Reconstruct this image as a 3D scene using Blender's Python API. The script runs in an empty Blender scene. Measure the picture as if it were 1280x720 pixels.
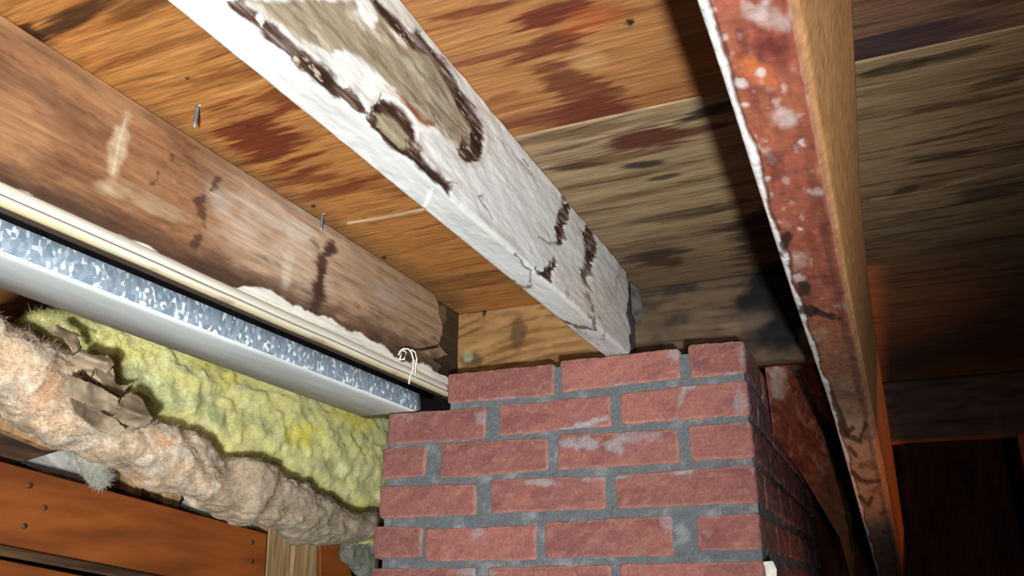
import bpy, bmesh, math, random
import numpy as np
from mathutils import Matrix, Vector
C = bpy.context.scene.collection
S = bpy.context.scene

# ---------------------------------------------------------------- camera
F = 1030.0
JX, JY = 1110.0, 732.0            # vanishing point of the joists (1280x720 frame)
yv = np.array([(JX-640)/F, (JY-360)/F, 1.0]); yv /= np.linalg.norm(yv)
zv = np.cross(yv, np.array([1.0, 0, 0])); zv /= np.linalg.norm(zv)
if zv[1] > 0: zv = -zv
xv = np.cross(yv, zv)
RM = np.array([xv, yv, zv])       # rows: world axes in camera space
cd = bpy.data.cameras.new('camera'); cam = bpy.data.objects.new('camera', cd); C.objects.link(cam)
cd.sensor_width = 36.0; cd.lens = 36.0*F/1280.0; cd.clip_start = 0.01
M = Matrix.Identity(4)
for i in range(3):
    M[i][0] = RM[i, 0]; M[i][1] = -RM[i, 1]; M[i][2] = -RM[i, 2]
cam.matrix_world = M
S.camera = cam

# ---------------------------------------------------------------- world, lamps, exposure
w = bpy.data.worlds.new('world'); S.world = w; w.use_nodes = True
w.node_tree.nodes['Background'].inputs[0].default_value = (0.5, 0.45, 0.5, 1)
w.node_tree.nodes['Background'].inputs[1].default_value = 0.012
S.view_settings.view_transform = 'Standard'; S.view_settings.look = 'None'
S.view_settings.gamma = 1.0; S.view_settings.exposure = 0.12
S.view_settings.use_curve_mapping = False

def lamp(name, kind, loc, target, energy, col, size=0.03, ang=60, blend=1.0):
    l = bpy.data.lights.new(name, kind); l.energy = energy; l.color = col
    if kind in ('SPOT', 'POINT'): l.shadow_soft_size = size
    if kind == 'SPOT': l.spot_size = math.radians(ang); l.spot_blend = blend
    o = bpy.data.objects.new(name, l); C.objects.link(o); o.location = loc
    o.rotation_euler = (Vector(target)-Vector(loc)).to_track_quat('-Z', 'Y').to_euler()
    return o
def ray(px, py):
    return RM @ np.array([(px-640)/F, (py-360)/F, 1.0])
def onz(px, py, z): d = ray(px, py); return d*z/d[2]
def onx(px, py, x): d = ray(px, py); return d*x/d[0]
def ony(px, py, y): d = ray(px, py); return d*y/d[1]

lamp('torch_light', 'SPOT', (0.17, -0.34, -0.24), ony(370, 400, 1.2), 165, (0.93, 0.98, 1.0), 0.03, 76, 1.0)
lamp('flash_light', 'SPOT', (0.10, -0.24, -0.08), ony(900, 300, 1.2), 17, (0.98, 0.95, 1.0), 0.015, 110, 1.0)
lamp('added_housing_light', 'SPOT', (0.25, 1.95, -1.2), (0.03, 1.95, 0.45), 60.0, (1.0, 0.27, 0.06), 0.0012, 60, 0.3)
lamp('side_lamp_light', 'SPOT', (0.60, 0.45, -0.12), (0.03, 0.85, 0.42), 2.5, (1.0, 0.72, 0.42), 0.03, 44, 1.0)
lamp('chimney_side_fill_light', 'SPOT', (0.03, 1.75, -0.8), (-0.13, 1.75, 0.12), 12.0, (1.0, 0.34, 0.12), 0.02, 44, 1.0)  # unseen fill, added to warm the chimney's side and the leaning board
lamp('post_fill_light', 'SPOT', (0.75, 1.6, -0.7), (0.36, 2.36, 0.15), 5.0, (1.0, 0.33, 0.08), 0.02, 34, 1.0)  # unseen fill, added to give the post its orange light

# ---------------------------------------------------------------- numpy noise and painting tools
def _h(ix, iy, iz, s):
    n = (ix.astype(np.int64)*374761393 + iy.astype(np.int64)*668265263 + iz.astype(np.int64)*2147483647 + s*1274126177) & 0xffffffff
    n = ((n ^ (n >> 13))*1274126177) & 0xffffffff
    n = (n ^ (n >> 16)) & 0xffffff
    return n/float(0xffffff)
def vn(P, s=0):
    Fl = np.floor(P); fr = P-Fl; fr = fr*fr*(3-2*fr); I = Fl.astype(np.int64)
    r = 0
    for a in (0, 1):
        for b in (0, 1):
            for c in (0, 1):
                wt = (fr[:, 0] if a else 1-fr[:, 0])*(fr[:, 1] if b else 1-fr[:, 1])*(fr[:, 2] if c else 1-fr[:, 2])
                r = r+wt*_h(I[:, 0]+a, I[:, 1]+b, I[:, 2]+c, s)
    return r
def fbm(P, sc, s=0, o=4):
    P = np.asarray(P)*np.asarray(sc, float); r = 0; a = 1.0; t = 0
    for k in range(o):
        r = r+a*vn(P+17.3*k, s+k); t += a; a *= 0.55; P = P*2.03
    return (r/t-0.5)*3.5          # mostly within -1..1
def ss(a, b, x): t = np.clip((x-a)/(b-a), 0, 1); return t*t*(3-2*t)
def pix(P):
    c = P @ RM
    d = np.maximum(c[:, 2], 0.02)
    return np.stack([640+F*c[:, 0]/d, 360+F*c[:, 1]/d], 1)
def sdf(q, poly):                 # + inside
    poly = np.array(poly, float); n = len(poly); d = np.full(len(q), 1e9); ins = np.zeros(len(q), bool)
    for i in range(n):
        a = poly[i]; b = poly[(i+1) % n]; e = b-a; w_ = q-a
        t = np.clip((w_ @ e)/max(e @ e, 1e-9), 0, 1)
        d = np.minimum(d, np.hypot(w_[:, 0]-t*e[0], w_[:, 1]-t*e[1]))
        c = ((a[1] <= q[:, 1]) != (b[1] <= q[:, 1]))
        with np.errstate(divide='ignore', invalid='ignore'):
            xi = a[0]+(q[:, 1]-a[1])*e[0]/(e[1] if abs(e[1]) > 1e-9 else 1e-9)
        ins ^= c & (q[:, 0] < xi)
    return np.where(ins, d, -d)
def line(q, pts):                 # distance to a polyline
    pts = np.array(pts, float); d = np.full(len(q), 1e9)
    for i in range(len(pts)-1):
        a = pts[i]; e = pts[i+1]-a; w_ = q-a
        t = np.clip((w_ @ e)/max(e @ e, 1e-9), 0, 1)
        d = np.minimum(d, np.hypot(w_[:, 0]-t*e[0], w_[:, 1]-t*e[1]))
    return d
def blob(q, x, y, rx, ry, rot=0):
    c, s = math.cos(rot), math.sin(rot); dx = q[:, 0]-x; dy = q[:, 1]-y
    return 1-np.hypot((dx*c+dy*s)/rx, (-dx*s+dy*c)/ry)
def crop(pts, x0, y0, k): return [(x0+a/k, y0+b/k) for a, b in pts]
def lin(c):
    c = np.asarray(c, float)/255.0
    return np.where(c <= 0.04045, c/12.92, ((c+0.055)/1.055)**2.4)
def mix(col, m, c):
    m = np.clip(m, 0, 1)[:, None]; return col*(1-m)+lin(c)*m
def base(n, c): return np.tile(lin(c), (n, 1))

# ---------------------------------------------------------------- mesh tools
def obj(name, me, mat=None, parent=None, smooth=True):
    o = bpy.data.objects.new(name, me); C.objects.link(o)
    if mat and not me.materials: me.materials.append(mat)
    if parent: o.parent = parent
    if smooth: me.polygons.foreach_set('use_smooth', [True]*len(me.polygons))
    return o
def mesh(V, Fc, col=None):
    me = bpy.data.meshes.new('mesh'); V = np.asarray(V, float)
    me.vertices.add(len(V)); me.vertices.foreach_set('co', V.ravel())
    lens = np.array([len(f) for f in Fc]) if not isinstance(Fc, np.ndarray) else np.full(len(Fc), Fc.shape[1])
    flat = np.concatenate([np.asarray(f) for f in Fc]) if not isinstance(Fc, np.ndarray) else Fc.ravel()
    me.loops.add(len(flat)); me.loops.foreach_set('vertex_index', flat.astype(np.int32))
    me.polygons.add(len(lens)); st = np.concatenate([[0], np.cumsum(lens)[:-1]])
    me.polygons.foreach_set('loop_start', st.astype(np.int32))
    me.update(calc_edges=True); me.validate()
    if col is not None:
        a = me.color_attributes.new('Col', 'FLOAT_COLOR', 'POINT')
        a.data.foreach_set('color', np.hstack([col, np.ones((len(col), 1))]).ravel().astype(np.float32))
    return me
def grid_faces(n, m, wrap=False, off=0):   # n rows x m columns
    i = np.arange(n-1)[:, None]; j = np.arange(m if wrap else m-1)[None, :]
    a = i*m+j; b = i*m+(j+1) % m
    return np.stack([a, b, b+m, a+m], -1).reshape(-1, 4)+off
def sweep(ys, ringf):
    """rings of equal count swept along ys, capped; returns V, faces(list)"""
    rings = [np.asarray(ringf(y)) for y in ys]; m = len(rings[0]); n = len(rings)
    V = np.concatenate(rings)
    F_ = [tuple(f) for f in grid_faces(n, m, True)]
    F_.append(tuple(range(m))); F_.append(tuple((n-1)*m+k for k in reversed(range(m))))
    return V, F_
def fixn(me):
    bm = bmesh.new(); bm.from_mesh(me); bmesh.ops.recalc_face_normals(bm, faces=bm.faces); bm.to_mesh(me); bm.free()
def ringpts(corners, ns):
    P = []
    for i, n in enumerate(ns):
        a = np.array(corners[i], float); b = np.array(corners[(i+1) % len(corners)], float)
        for k in range(n): P.append(a+(b-a)*k/n)
    return np.array(P)
def geo(a, b, step):
    r = [a]
    while r[-1] < b: r.append(min(b, r[-1]+max(step*r[-1]*r[-1]*1.2, step*0.3)))
    return r
def empty(name, loc=(0, 0, 0)):
    o = bpy.data.objects.new(name, None); C.objects.link(o); o.location = loc; return o
def tag(o, label=None, cat=None, group=None, kind=None):
    for k, v in (('label', label), ('category', cat), ('group', group), ('kind', kind)):
        if v: o[k] = v
    return o
def bevel_box(x0, x1, y0, y1, z0, z1, b=0.003, rot=None, at=None):
    bm = bmesh.new(); bmesh.ops.create_cube(bm, size=1)
    for v in bm.verts: v.co = Vector(((x0+x1)/2+v.co.x*(x1-x0), (y0+y1)/2+v.co.y*(y1-y0), (z0+z1)/2+v.co.z*(z1-z0)))
    if b: bmesh.ops.bevel(bm, geom=bm.edges[:], offset=b, segments=2, affect='EDGES')
    me = bpy.data.meshes.new('mesh'); bm.to_mesh(me); bm.free(); return me
def tube(pts, rad, seg=8):
    pts = [np.array(p, float) for p in pts]; rings = []
    if not hasattr(rad, '__len__'): rad = [rad]*len(pts)
    for i, p in enumerate(pts):
        t = pts[min(i+1, len(pts)-1)]-pts[max(i-1, 0)]; t /= np.linalg.norm(t)
        u = np.cross(t, [0.3, 0.2, 1.0]); u /= np.linalg.norm(u); v = np.cross(t, u)
        rings.append([p+rad[i]*(math.cos(a)*u+math.sin(a)*v) for a in np.linspace(0, 2*math.pi, seg, endpoint=False)])
    V = np.concatenate(rings); n = len(pts)
    F_ = [tuple(f) for f in grid_faces(n, seg, True)]
    F_.append(tuple(range(seg))); F_.append(tuple((n-1)*seg+k for k in reversed(range(seg))))
    me = mesh(V, F_); fixn(me); return me
def slab(P, t):
    """polygon P (3d points) given thickness vector t"""
    P = [np.array(p, float) for p in P]; n = len(P); t = np.array(t, float)
    bm = bmesh.new(); a = [bm.verts.new(p) for p in P]; b = [bm.verts.new(p+t) for p in P]
    bm.faces.new(a); bm.faces.new(list(reversed(b)))
    for i in range(n): bm.faces.new((a[i], b[i], b[(i+1) % n], a[(i+1) % n]))
    bmesh.ops.recalc_face_normals(bm, faces=bm.faces)
    bmesh.ops.bevel(bm, geom=bm.edges[:], offset=0.0012, segments=1, affect='EDGES')
    me = bpy.data.meshes.new('mesh'); bm.to_mesh(me); bm.free(); return me

# ---------------------------------------------------------------- materials
def painted(name, rough=0.8, grain=(60, 60, 60), gamt=0.25, bump=0.3, bscale=None, spec=0.3, metal=0.0, dist=0.002, sparkle=0):
    m = bpy.data.materials.new(name); m.use_nodes = True; nt = m.node_tree; N = nt.nodes; L = nt.links
    b = N['Principled BSDF']; b.inputs['Roughness'].default_value = rough
    b.inputs['Specular IOR Level'].default_value = spec; b.inputs['Metallic'].default_value = metal
    at = N.new('ShaderNodeAttribute'); at.attribute_name = 'Col'
    tc = N.new('ShaderNodeTexCoord')
    mp = N.new('ShaderNodeMapping'); mp.inputs['Scale'].default_value = grain; L.new(tc.outputs['Object'], mp.inputs[0])
    no = N.new('ShaderNodeTexNoise'); no.inputs['Scale'].default_value = 1; no.inputs['Detail'].default_value = 6; L.new(mp.outputs[0], no.inputs[0])
    mr = N.new('ShaderNodeMapRange'); mr.inputs[1].default_value = 0.3; mr.inputs[2].default_value = 0.7
    mr.inputs[3].default_value = 1-gamt; mr.inputs[4].default_value = 1+gamt; L.new(no.outputs[0], mr.inputs[0])
    mx = N.new('ShaderNodeVectorMath'); mx.operation = 'MULTIPLY'; L.new(at.outputs[0], mx.inputs[0]); L.new(mr.outputs[0], mx.inputs[1])
    L.new(mx.outputs[0], b.inputs['Base Color'])
    h = no.outputs[0]
    if bscale:
        n2 = N.new('ShaderNodeTexNoise'); n2.inputs['Scale'].default_value = bscale; n2.inputs['Detail'].default_value = 8; L.new(tc.outputs['Object'], n2.inputs[0]); h = n2.outputs[0]
    bp = N.new('ShaderNodeBump'); bp.inputs['Strength'].default_value = bump; bp.inputs['Distance'].default_value = dist
    L.new(h, bp.inputs['Height']); L.new(bp.outputs[0], b.inputs['Normal'])
    if sparkle:
        n3 = N.new('ShaderNodeTexNoise'); n3.inputs['Scale'].default_value = sparkle; n3.inputs['Detail'].default_value = 1; L.new(tc.outputs['Object'], n3.inputs[0])
        r3 = N.new('ShaderNodeMapRange'); r3.inputs[1].default_value = 0.66; r3.inputs[2].default_value = 0.74; r3.inputs[3].default_value = rough; r3.inputs[4].default_value = 0.12
        L.new(n3.outputs[0], r3.inputs[0]); L.new(r3.outputs[0], b.inputs['Roughness'])
    return m
def noisy(name, c1, c2, scale=(10, 10, 10), rough=0.8, bump=0.3, lo=0.35, hi=0.65, metal=0.0, spec=0.3):
    m = bpy.data.materials.new(name); m.use_nodes = True; nt = m.node_tree; N = nt.nodes; L = nt.links
    b = N['Principled BSDF']; b.inputs['Roughness'].default_value = rough; b.inputs['Metallic'].default_value = metal
    b.inputs['Specular IOR Level'].default_value = spec
    tc = N.new('ShaderNodeTexCoord'); mp = N.new('ShaderNodeMapping'); mp.inputs['Scale'].default_value = scale; L.new(tc.outputs['Object'], mp.inputs[0])
    no = N.new('ShaderNodeTexNoise'); no.inputs['Scale'].default_value = 1; no.inputs['Detail'].default_value = 7; L.new(mp.outputs[0], no.inputs[0])
    cr = N.new('ShaderNodeValToRGB'); cr.color_ramp.elements[0].position = lo; cr.color_ramp.elements[1].position = hi
    cr.color_ramp.elements[0].color = (*lin(c1), 1); cr.color_ramp.elements[1].color = (*lin(c2), 1)
    L.new(no.outputs[0], cr.inputs[0]); L.new(cr.outputs[0], b.inputs['Base Color'])
    bp = N.new('ShaderNodeBump'); bp.inputs['Strength'].default_value = bump; bp.inputs['Distance'].default_value = 0.002
    L.new(no.outputs[0], bp.inputs['Height']); L.new(bp.outputs[0], b.inputs['Normal'])
    return m
m_ply = painted('plywood', 0.75, (14, 260, 50), 0.28, 0.35, spec=0.25)
m_lum = painted('old_lumber', 0.72, (220, 9, 160), 0.22, 0.4, spec=0.3, sparkle=900)
m_mould = painted('mouldy_lumber', 0.85, (160, 14, 120), 0.06, 0.35, spec=0.2)
m_rust = painted('resin_stained_lumber', 0.55, (150, 40, 120), 0.18, 0.6, spec=0.45, sparkle=700, bscale=90)
m_brick = painted('brick', 0.85, (230, 230, 230), 0.2, 0.6, spec=0.25)
m_mortar = painted('mortar', 0.9, (300, 300, 300), 0.25, 0.7, spec=0.2)
m_wool = painted('glass_wool', 0.95, (300, 200, 320), 0.2, 0.3, spec=0.03, dist=0.0015)
wb = m_wool.node_tree.nodes['Principled BSDF']; wb.inputs['Subsurface Weight'].default_value = 0.5; wb.inputs['Subsurface Radius'].default_value = (.02, .018, .012); wb.inputs['Subsurface Scale'].default_value = 1.2
m_trim = painted('white_trim', 0.6, (80, 10, 200), 0.08, 0.15, spec=0.35)
m_black = noisy('gap_shade_black', (6, 5, 5), (14, 12, 12), (80, 80, 80), 0.95, 0.2, spec=0.05)  # for the strip that stands in for the unlit gap over the duct
m_steel = noisy('grey_steel', (95, 105, 112), (170, 180, 186), (60, 60, 60), 0.45, 0.1, metal=0.6)
m_rusty = noisy('rusty_steel', (60, 40, 28), (110, 80, 55), (90, 90, 90), 0.7, 0.4, metal=0.2)
m_string = noisy('string', (215, 210, 190), (240, 236, 222), (200, 200, 200), 0.9, 0.3)
m_orange = noisy('orange_brown_plank', (112, 58, 22), (150, 80, 32), (40, 5, 30), 0.6, 0.2)
m_plankd = noisy('dark_brown_wood', (52, 36, 24), (98, 70, 46), (60, 7, 60), 0.8, 0.3)
m_stud = noisy('pale_stud_wood', (134, 102, 66), (186, 152, 108), (90, 90, 8), 0.75, 0.25)
m_paper = noisy('kraft_paper', (116, 96, 76), (186, 164, 134), (22, 22, 22), 0.7, 0.3)
m_sheet = noisy('grey_sheet', (150, 145, 140), (205, 200, 190), (30, 30, 30), 0.7, 0.2)
m_wall = noisy('dark_board_wall', (46, 24, 16), (96, 50, 32), (20, 20, 4), 0.9, 0.3)
m_soil = noisy('soil', (60, 48, 38), (110, 92, 74), (6, 6, 6), 0.95, 0.5)
m_post = noisy('orange_lit_post_wood', (170, 92, 44), (205, 122, 64), (60, 60, 6), 0.8, 0.2)  # orange lamplight on the post partly put into its wood colour

# ---------------------------------------------------------------- setting
H = 0.52                       # underside of the subfloor above the lens
YS = onz(700, 159, H)[1]       # seam between the two right-hand sheets
floor = tag(obj('floor', bevel_box(-2.2, 2.4, -1.6, 3.6, -1.62, -1.6, 0), m_soil), kind='structure')
for nm, b in (('wall_back', (-2.2, 2.4, 3.3, 3.34, -1.6, H+.02)), ('wall_left', (-1.75, -1.71, -1.6, 3.3, -1.6, H)),
              ('wall_right', (2.36, 2.4, -1.6, 3.3, -1.6, H)), ('wall_front', (-2.2, 2.4, -1.64, -1.6, -1.6, H))):
    tag(obj(nm, bevel_box(*b, 0), m_wall, smooth=False), kind='structure')
ceiling = tag(empty('ceiling', (0, 0, H)), kind='structure')

def ply_sheet(x0, x1, y0, y1, fn, dx=0.0035):
    ys = geo(y0, y1, 0.0026); xs = np.linspace(x0, x1, int((x1-x0)/dx)+2)
    X, Y = np.meshgrid(xs, ys); n, m = X.shape
    Z = np.full(X.shape, H); P = np.stack([X.ravel(), Y.ravel(), Z.ravel()], 1)
    P[:, 2] += 0.0006*fbm(P, (20, 150, 1), 5, 3)
    col = fn(P, pix(P))
    top = P.copy(); top[:, 2] = H+0.016
    cs = [0, m-1, n*m-1, (n-1)*m]
    V = np.vstack([P, top[cs]]); k = n*m
    Fc = [tuple(f[::-1]) for f in grid_faces(n, m)]
    Fc.append((k, k+1, k+2, k+3))
    Fc.append(tuple(list(range(0, m))+[k+1, k])); Fc.append(tuple(list(range(k-1, k-m-1, -1))+[k+3, k+2]))
    Fc.append(tuple([i*m for i in range(n-1, -1, -1)]+[k, k+3])); Fc.append(tuple([i*m+m-1 for i in range(n)]+[k+2, k+1]))
    V[:, 2] -= H
    col = np.vstack([col, col[cs]])
    o = obj('plywood_sheet', mesh(V, Fc, col), m_ply, ceiling, smooth=False); return o

def streak(P, s, fx=5, fy=70, o=4):       # veneer streaks run along X with a slight waver
    Q = P.copy(); Q[:, 1] += 0.05*P[:, 0]+0.012*fbm(P, (6, 6, 1), s+40, 2)
    return fbm(Q, (fx, fy, 1), s, o)
def ply_left(P, q):
    n = len(P); st = streak(P, 1); st2 = streak(P, 7, 9, 130); big = fbm(P, (5, 5, 1), 12, 3)
    c = base(n, (172, 116, 60))
    c = mix(c, ss(-.1, .8, st), (146, 86, 36)); c = mix(c, ss(.2, .9, st2)*.5, (205, 150, 88))
    j = st*.9+st2*.55+.5*fbm(P, (30, 300, 1), 91, 3)
    for (x, y, rx, ry, rot, k) in ((330, 175, 75, 42, .45, 1), (290, 90, 120, 13, -.25, .6), (365, 120, 60, 22, -.2, .8), (395, 222, 80, 14, -.12, .8),
                                   (410, 240, 60, 12, -.1, .7), (200, 60, 90, 9, -.3, .45), (485, 235, 70, 12, 0, .5), (290, 60, 60, 7, -.3, .4), (170, 110, 60, 7, -.2, .35)):
        c = mix(c, ss(-.05, .45, blob(q, x, y, rx, ry, rot)*.8+.55*j)*k, (104, 46, 20))
    for (x, y, rx, ry, rot, k) in ((90, 25, 75, 14, -.45, .9), (10, 40, 70, 18, .3, .85), (180, 5, 60, 14, -.3, .6), (35, 45, 40, 10, .2, .8), (580, 350, 90, 10, -.12, .35)):
        c = mix(c, ss(-.05, .5, blob(q, x, y, rx, ry, rot)+.4*j)*k, (52, 28, 12))  # dark stains; the upper-left ones also carry the torch beam's falloff
    e = line(q, [(0, 30), (150, 122), (300, 215), (420, 288), (570, 380)])   # grey-brown band along the joist
    c = mix(c, ss(26, 2, e+8*big)*.55*ss(120, 220, q[:, 0]), (98, 78, 50))
    c = mix(c, ss(2.5, .6, line(q, [(435, 279), (490, 270), (535, 260), (560, 259)]))*.8, (222, 200, 160))
    c = mix(c, ss(.3, .9, big+.3*st)*.4*ss(400, 520, q[:, 0]), (196, 146, 92))
    c = mix(c, ss(.25, .8, streak(P, 61, 14, 220)+.2*big)*.6, (88, 44, 18))
    for (x, y) in ((234, 98), (310, 158), (392, 258), (480, 322)):
        c = mix(c, ss(0, .5, blob(q, x, y, 4, 3)), (70, 36, 18))
    return c
def ply_near(P, q):
    st = streak(P, 21); st2 = streak(P, 27, 10, 140); big = fbm(P, (6, 6, 1), 33, 3); j = st*.9+st2*.6+.5*fbm(P, (30, 300, 1), 92, 3)
    c = base(len(P), (150, 102, 58)); c = mix(c, ss(-.1, .8, st), (124, 74, 40)); c = mix(c, ss(.1, .9, st2)*.4, (164, 120, 76)); c = mix(c, ss(0, .8, big)*.35, (120, 74, 44))
    r = ss(990, 1080, q[:, 0])
    for (x, y, rx, ry, rot, k) in ((690, 20, 60, 16, -.3, 1), (705, 50, 40, 22, 0, .9), (680, 62, 70, 13, -.35, .9), (715, 105, 60, 26, .4, .85), (740, 140, 60, 16, -.2, 1),
                                   (585, 15, 55, 6, -.2, .8), (620, 70, 60, 5, -.25, .7), (700, 150, 90, 8, -.12, .7), (630, 120, 30, 5, -.3, .5), (750, 20, 60, 20, -.2, .5), (760, 118, 30, 6, -.2, .7)):
        c = mix(c, ss(-.05, .4, blob(q, x, y, rx, ry, rot)+.6*j)*k, (92, 42, 24))
    c = mix(c, ss(0, .6, blob(q, 740, 25, 60, 22, -.3)+.3*j)*.5, (160, 78, 40))
    c = mix(c, ss(0, .5, blob(q, 787, 28, 7, 6)+.2*big), (30, 22, 12))
    c = mix(c, ss(0, .6, blob(q, 735, 75, 35, 18)+.3*big)*.35, (190, 150, 100))
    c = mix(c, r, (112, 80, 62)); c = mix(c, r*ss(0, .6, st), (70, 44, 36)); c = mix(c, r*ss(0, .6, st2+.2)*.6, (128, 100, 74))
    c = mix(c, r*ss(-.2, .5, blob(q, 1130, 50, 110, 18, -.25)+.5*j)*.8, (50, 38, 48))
    c = mix(c, ss(6, 1, q[:, 1]-(159-.2*(q[:, 0]-700))+6)*.0, (40, 30, 20))
    return c
def ply_far(P, q):
    st = streak(P, 51, 4, 60); st2 = streak(P, 57, 7, 110); big = fbm(P, (6, 6, 1), 63, 3); j = st*.9+st2*.6+.5*fbm(P, (30, 300, 1), 92, 3)
    c = base(len(P), (144, 120, 88)); c = mix(c, ss(-.1, .9, st), (104, 80, 54)); c = mix(c, ss(.05, .6, st2)*.8, (74, 52, 34))
    c = mix(c, ss(.2, 1., streak(P, 71, 8, 90))*.8, (160, 138, 104))
    for (x, y, rx, ry, rot, k) in ((810, 172, 60, 16, -.12, 1), (860, 165, 60, 7, -.2, .8), (770, 200, 90, 7, -.2, .6)):
        c = mix(c, ss(-.05, .4, blob(q, x, y, rx, ry, rot)+.5*j)*k, (78, 42, 26))
    for (x, y, rx, ry, rot, k) in ((800, 205, 40, 6, -.1, .9), (880, 142, 60, 7, -.35, .9), (830, 222, 30, 5, -.2, .8), (820, 318, 60, 9, -.15, .95), (830, 328, 40, 10, 0, .9), (720, 208, 50, 4, -.1, .6),
                                   (960, 310, 62, 50, .4, .9), (975, 260, 40, 16, -.2, .7), (850, 270, 80, 8, -.15, .6), (1120, 85, 60, 10, -.25, .8), (1190, 70, 70, 8, -.25, .7), (1250, 100, 50, 8, -.3, .6), (1180, 195, 60, 7, -.15, .5), (1240, 240, 60, 12, -.2, .6), (1130, 240, 20, 6, -.4, .7)):
        c = mix(c, ss(-.05, .45, blob(q, x, y, rx, ry, rot)+.5*j)*k, (34, 26, 22))
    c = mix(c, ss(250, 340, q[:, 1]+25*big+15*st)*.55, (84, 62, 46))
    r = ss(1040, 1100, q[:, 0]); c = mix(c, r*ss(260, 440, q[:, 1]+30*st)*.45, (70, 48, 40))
    c = mix(c, ss(2.2, .5, line(q, [(1090, 250), (1170, 236), (1240, 215), (1280, 205)]))*.5, (190, 160, 120))
    return c
ply_sheet(-1.7, -0.37, 0.22, 1.62, ply_left)
ply_sheet(-0.366, 1.1, 0.22, YS-0.0015, ply_near)
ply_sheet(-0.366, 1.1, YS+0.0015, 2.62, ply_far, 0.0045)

# ---------------------------------------------------------------- centre joist: white mould over stained wood
A3 = (200, 0, 3.2); B3 = (450, 200, 2.88)
def dark_polys():
    d1 = crop([(255, 0), (330, 0), (350, 30), (395, 60), (405, 105), (440, 85), (480, 100), (520, 150), (560, 190), (610, 225), (660, 255), (700, 290), (720, 330), (750, 350), (800, 380), (825, 420), (840, 450), (800, 450), (760, 430), (730, 395), (700, 385), (650, 340), (600, 300), (560, 270), (520, 225), (470, 190), (420, 150), (380, 105), (330, 65), (290, 30)], *A3)
    d2 = crop([(890, 375), (950, 410), (1000, 460), (1030, 520), (1030, 570), (1060, 630), (1120, 700), (1180, 740), (1130, 745), (1070, 680), (1040, 650), (1000, 625), (950, 610), (900, 570), (850, 510), (830, 470), (860, 440), (880, 400)], *A3)
    d3 = crop([(850, 0), (880, 0), (960, 80), (1000, 130), (1050, 128), (1080, 170), (1120, 220), (1160, 270), (1190, 320), (1225, 380), (1255, 430), (1290, 500), (1305, 560), (1300, 600), (1270, 640), (1230, 652), (1200, 620), (1215, 540), (1245, 590), (1250, 520), (1225, 480), (1200, 440), (1170, 370), (1130, 300), (1080, 220), (1020, 200), (980, 160), (940, 120), (890, 60)], *A3)
    d4 = crop([(732, 152), (762, 168), (752, 210), (735, 240), (728, 305), (714, 305), (710, 230), (715, 200)], *B3)
    d5 = crop([(818, 238), (838, 240), (852, 300), (852, 345), (832, 380), (825, 430), (840, 470), (815, 450), (800, 430), (806, 380), (815, 340), (808, 290)], *B3)
    d6 = crop([(632, 390), (660, 405), (690, 370), (702, 345), (708, 375), (695, 405), (692, 442), (668, 432), (645, 412)], *B3)
    d7 = crop([(195, -5), (240, -5), (265, 30), (300, 60), (335, 100), (322, 128), (285, 95), (240, 50)], *B3)
    return d1, d2, d3, d4, d5, d6, d7
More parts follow.
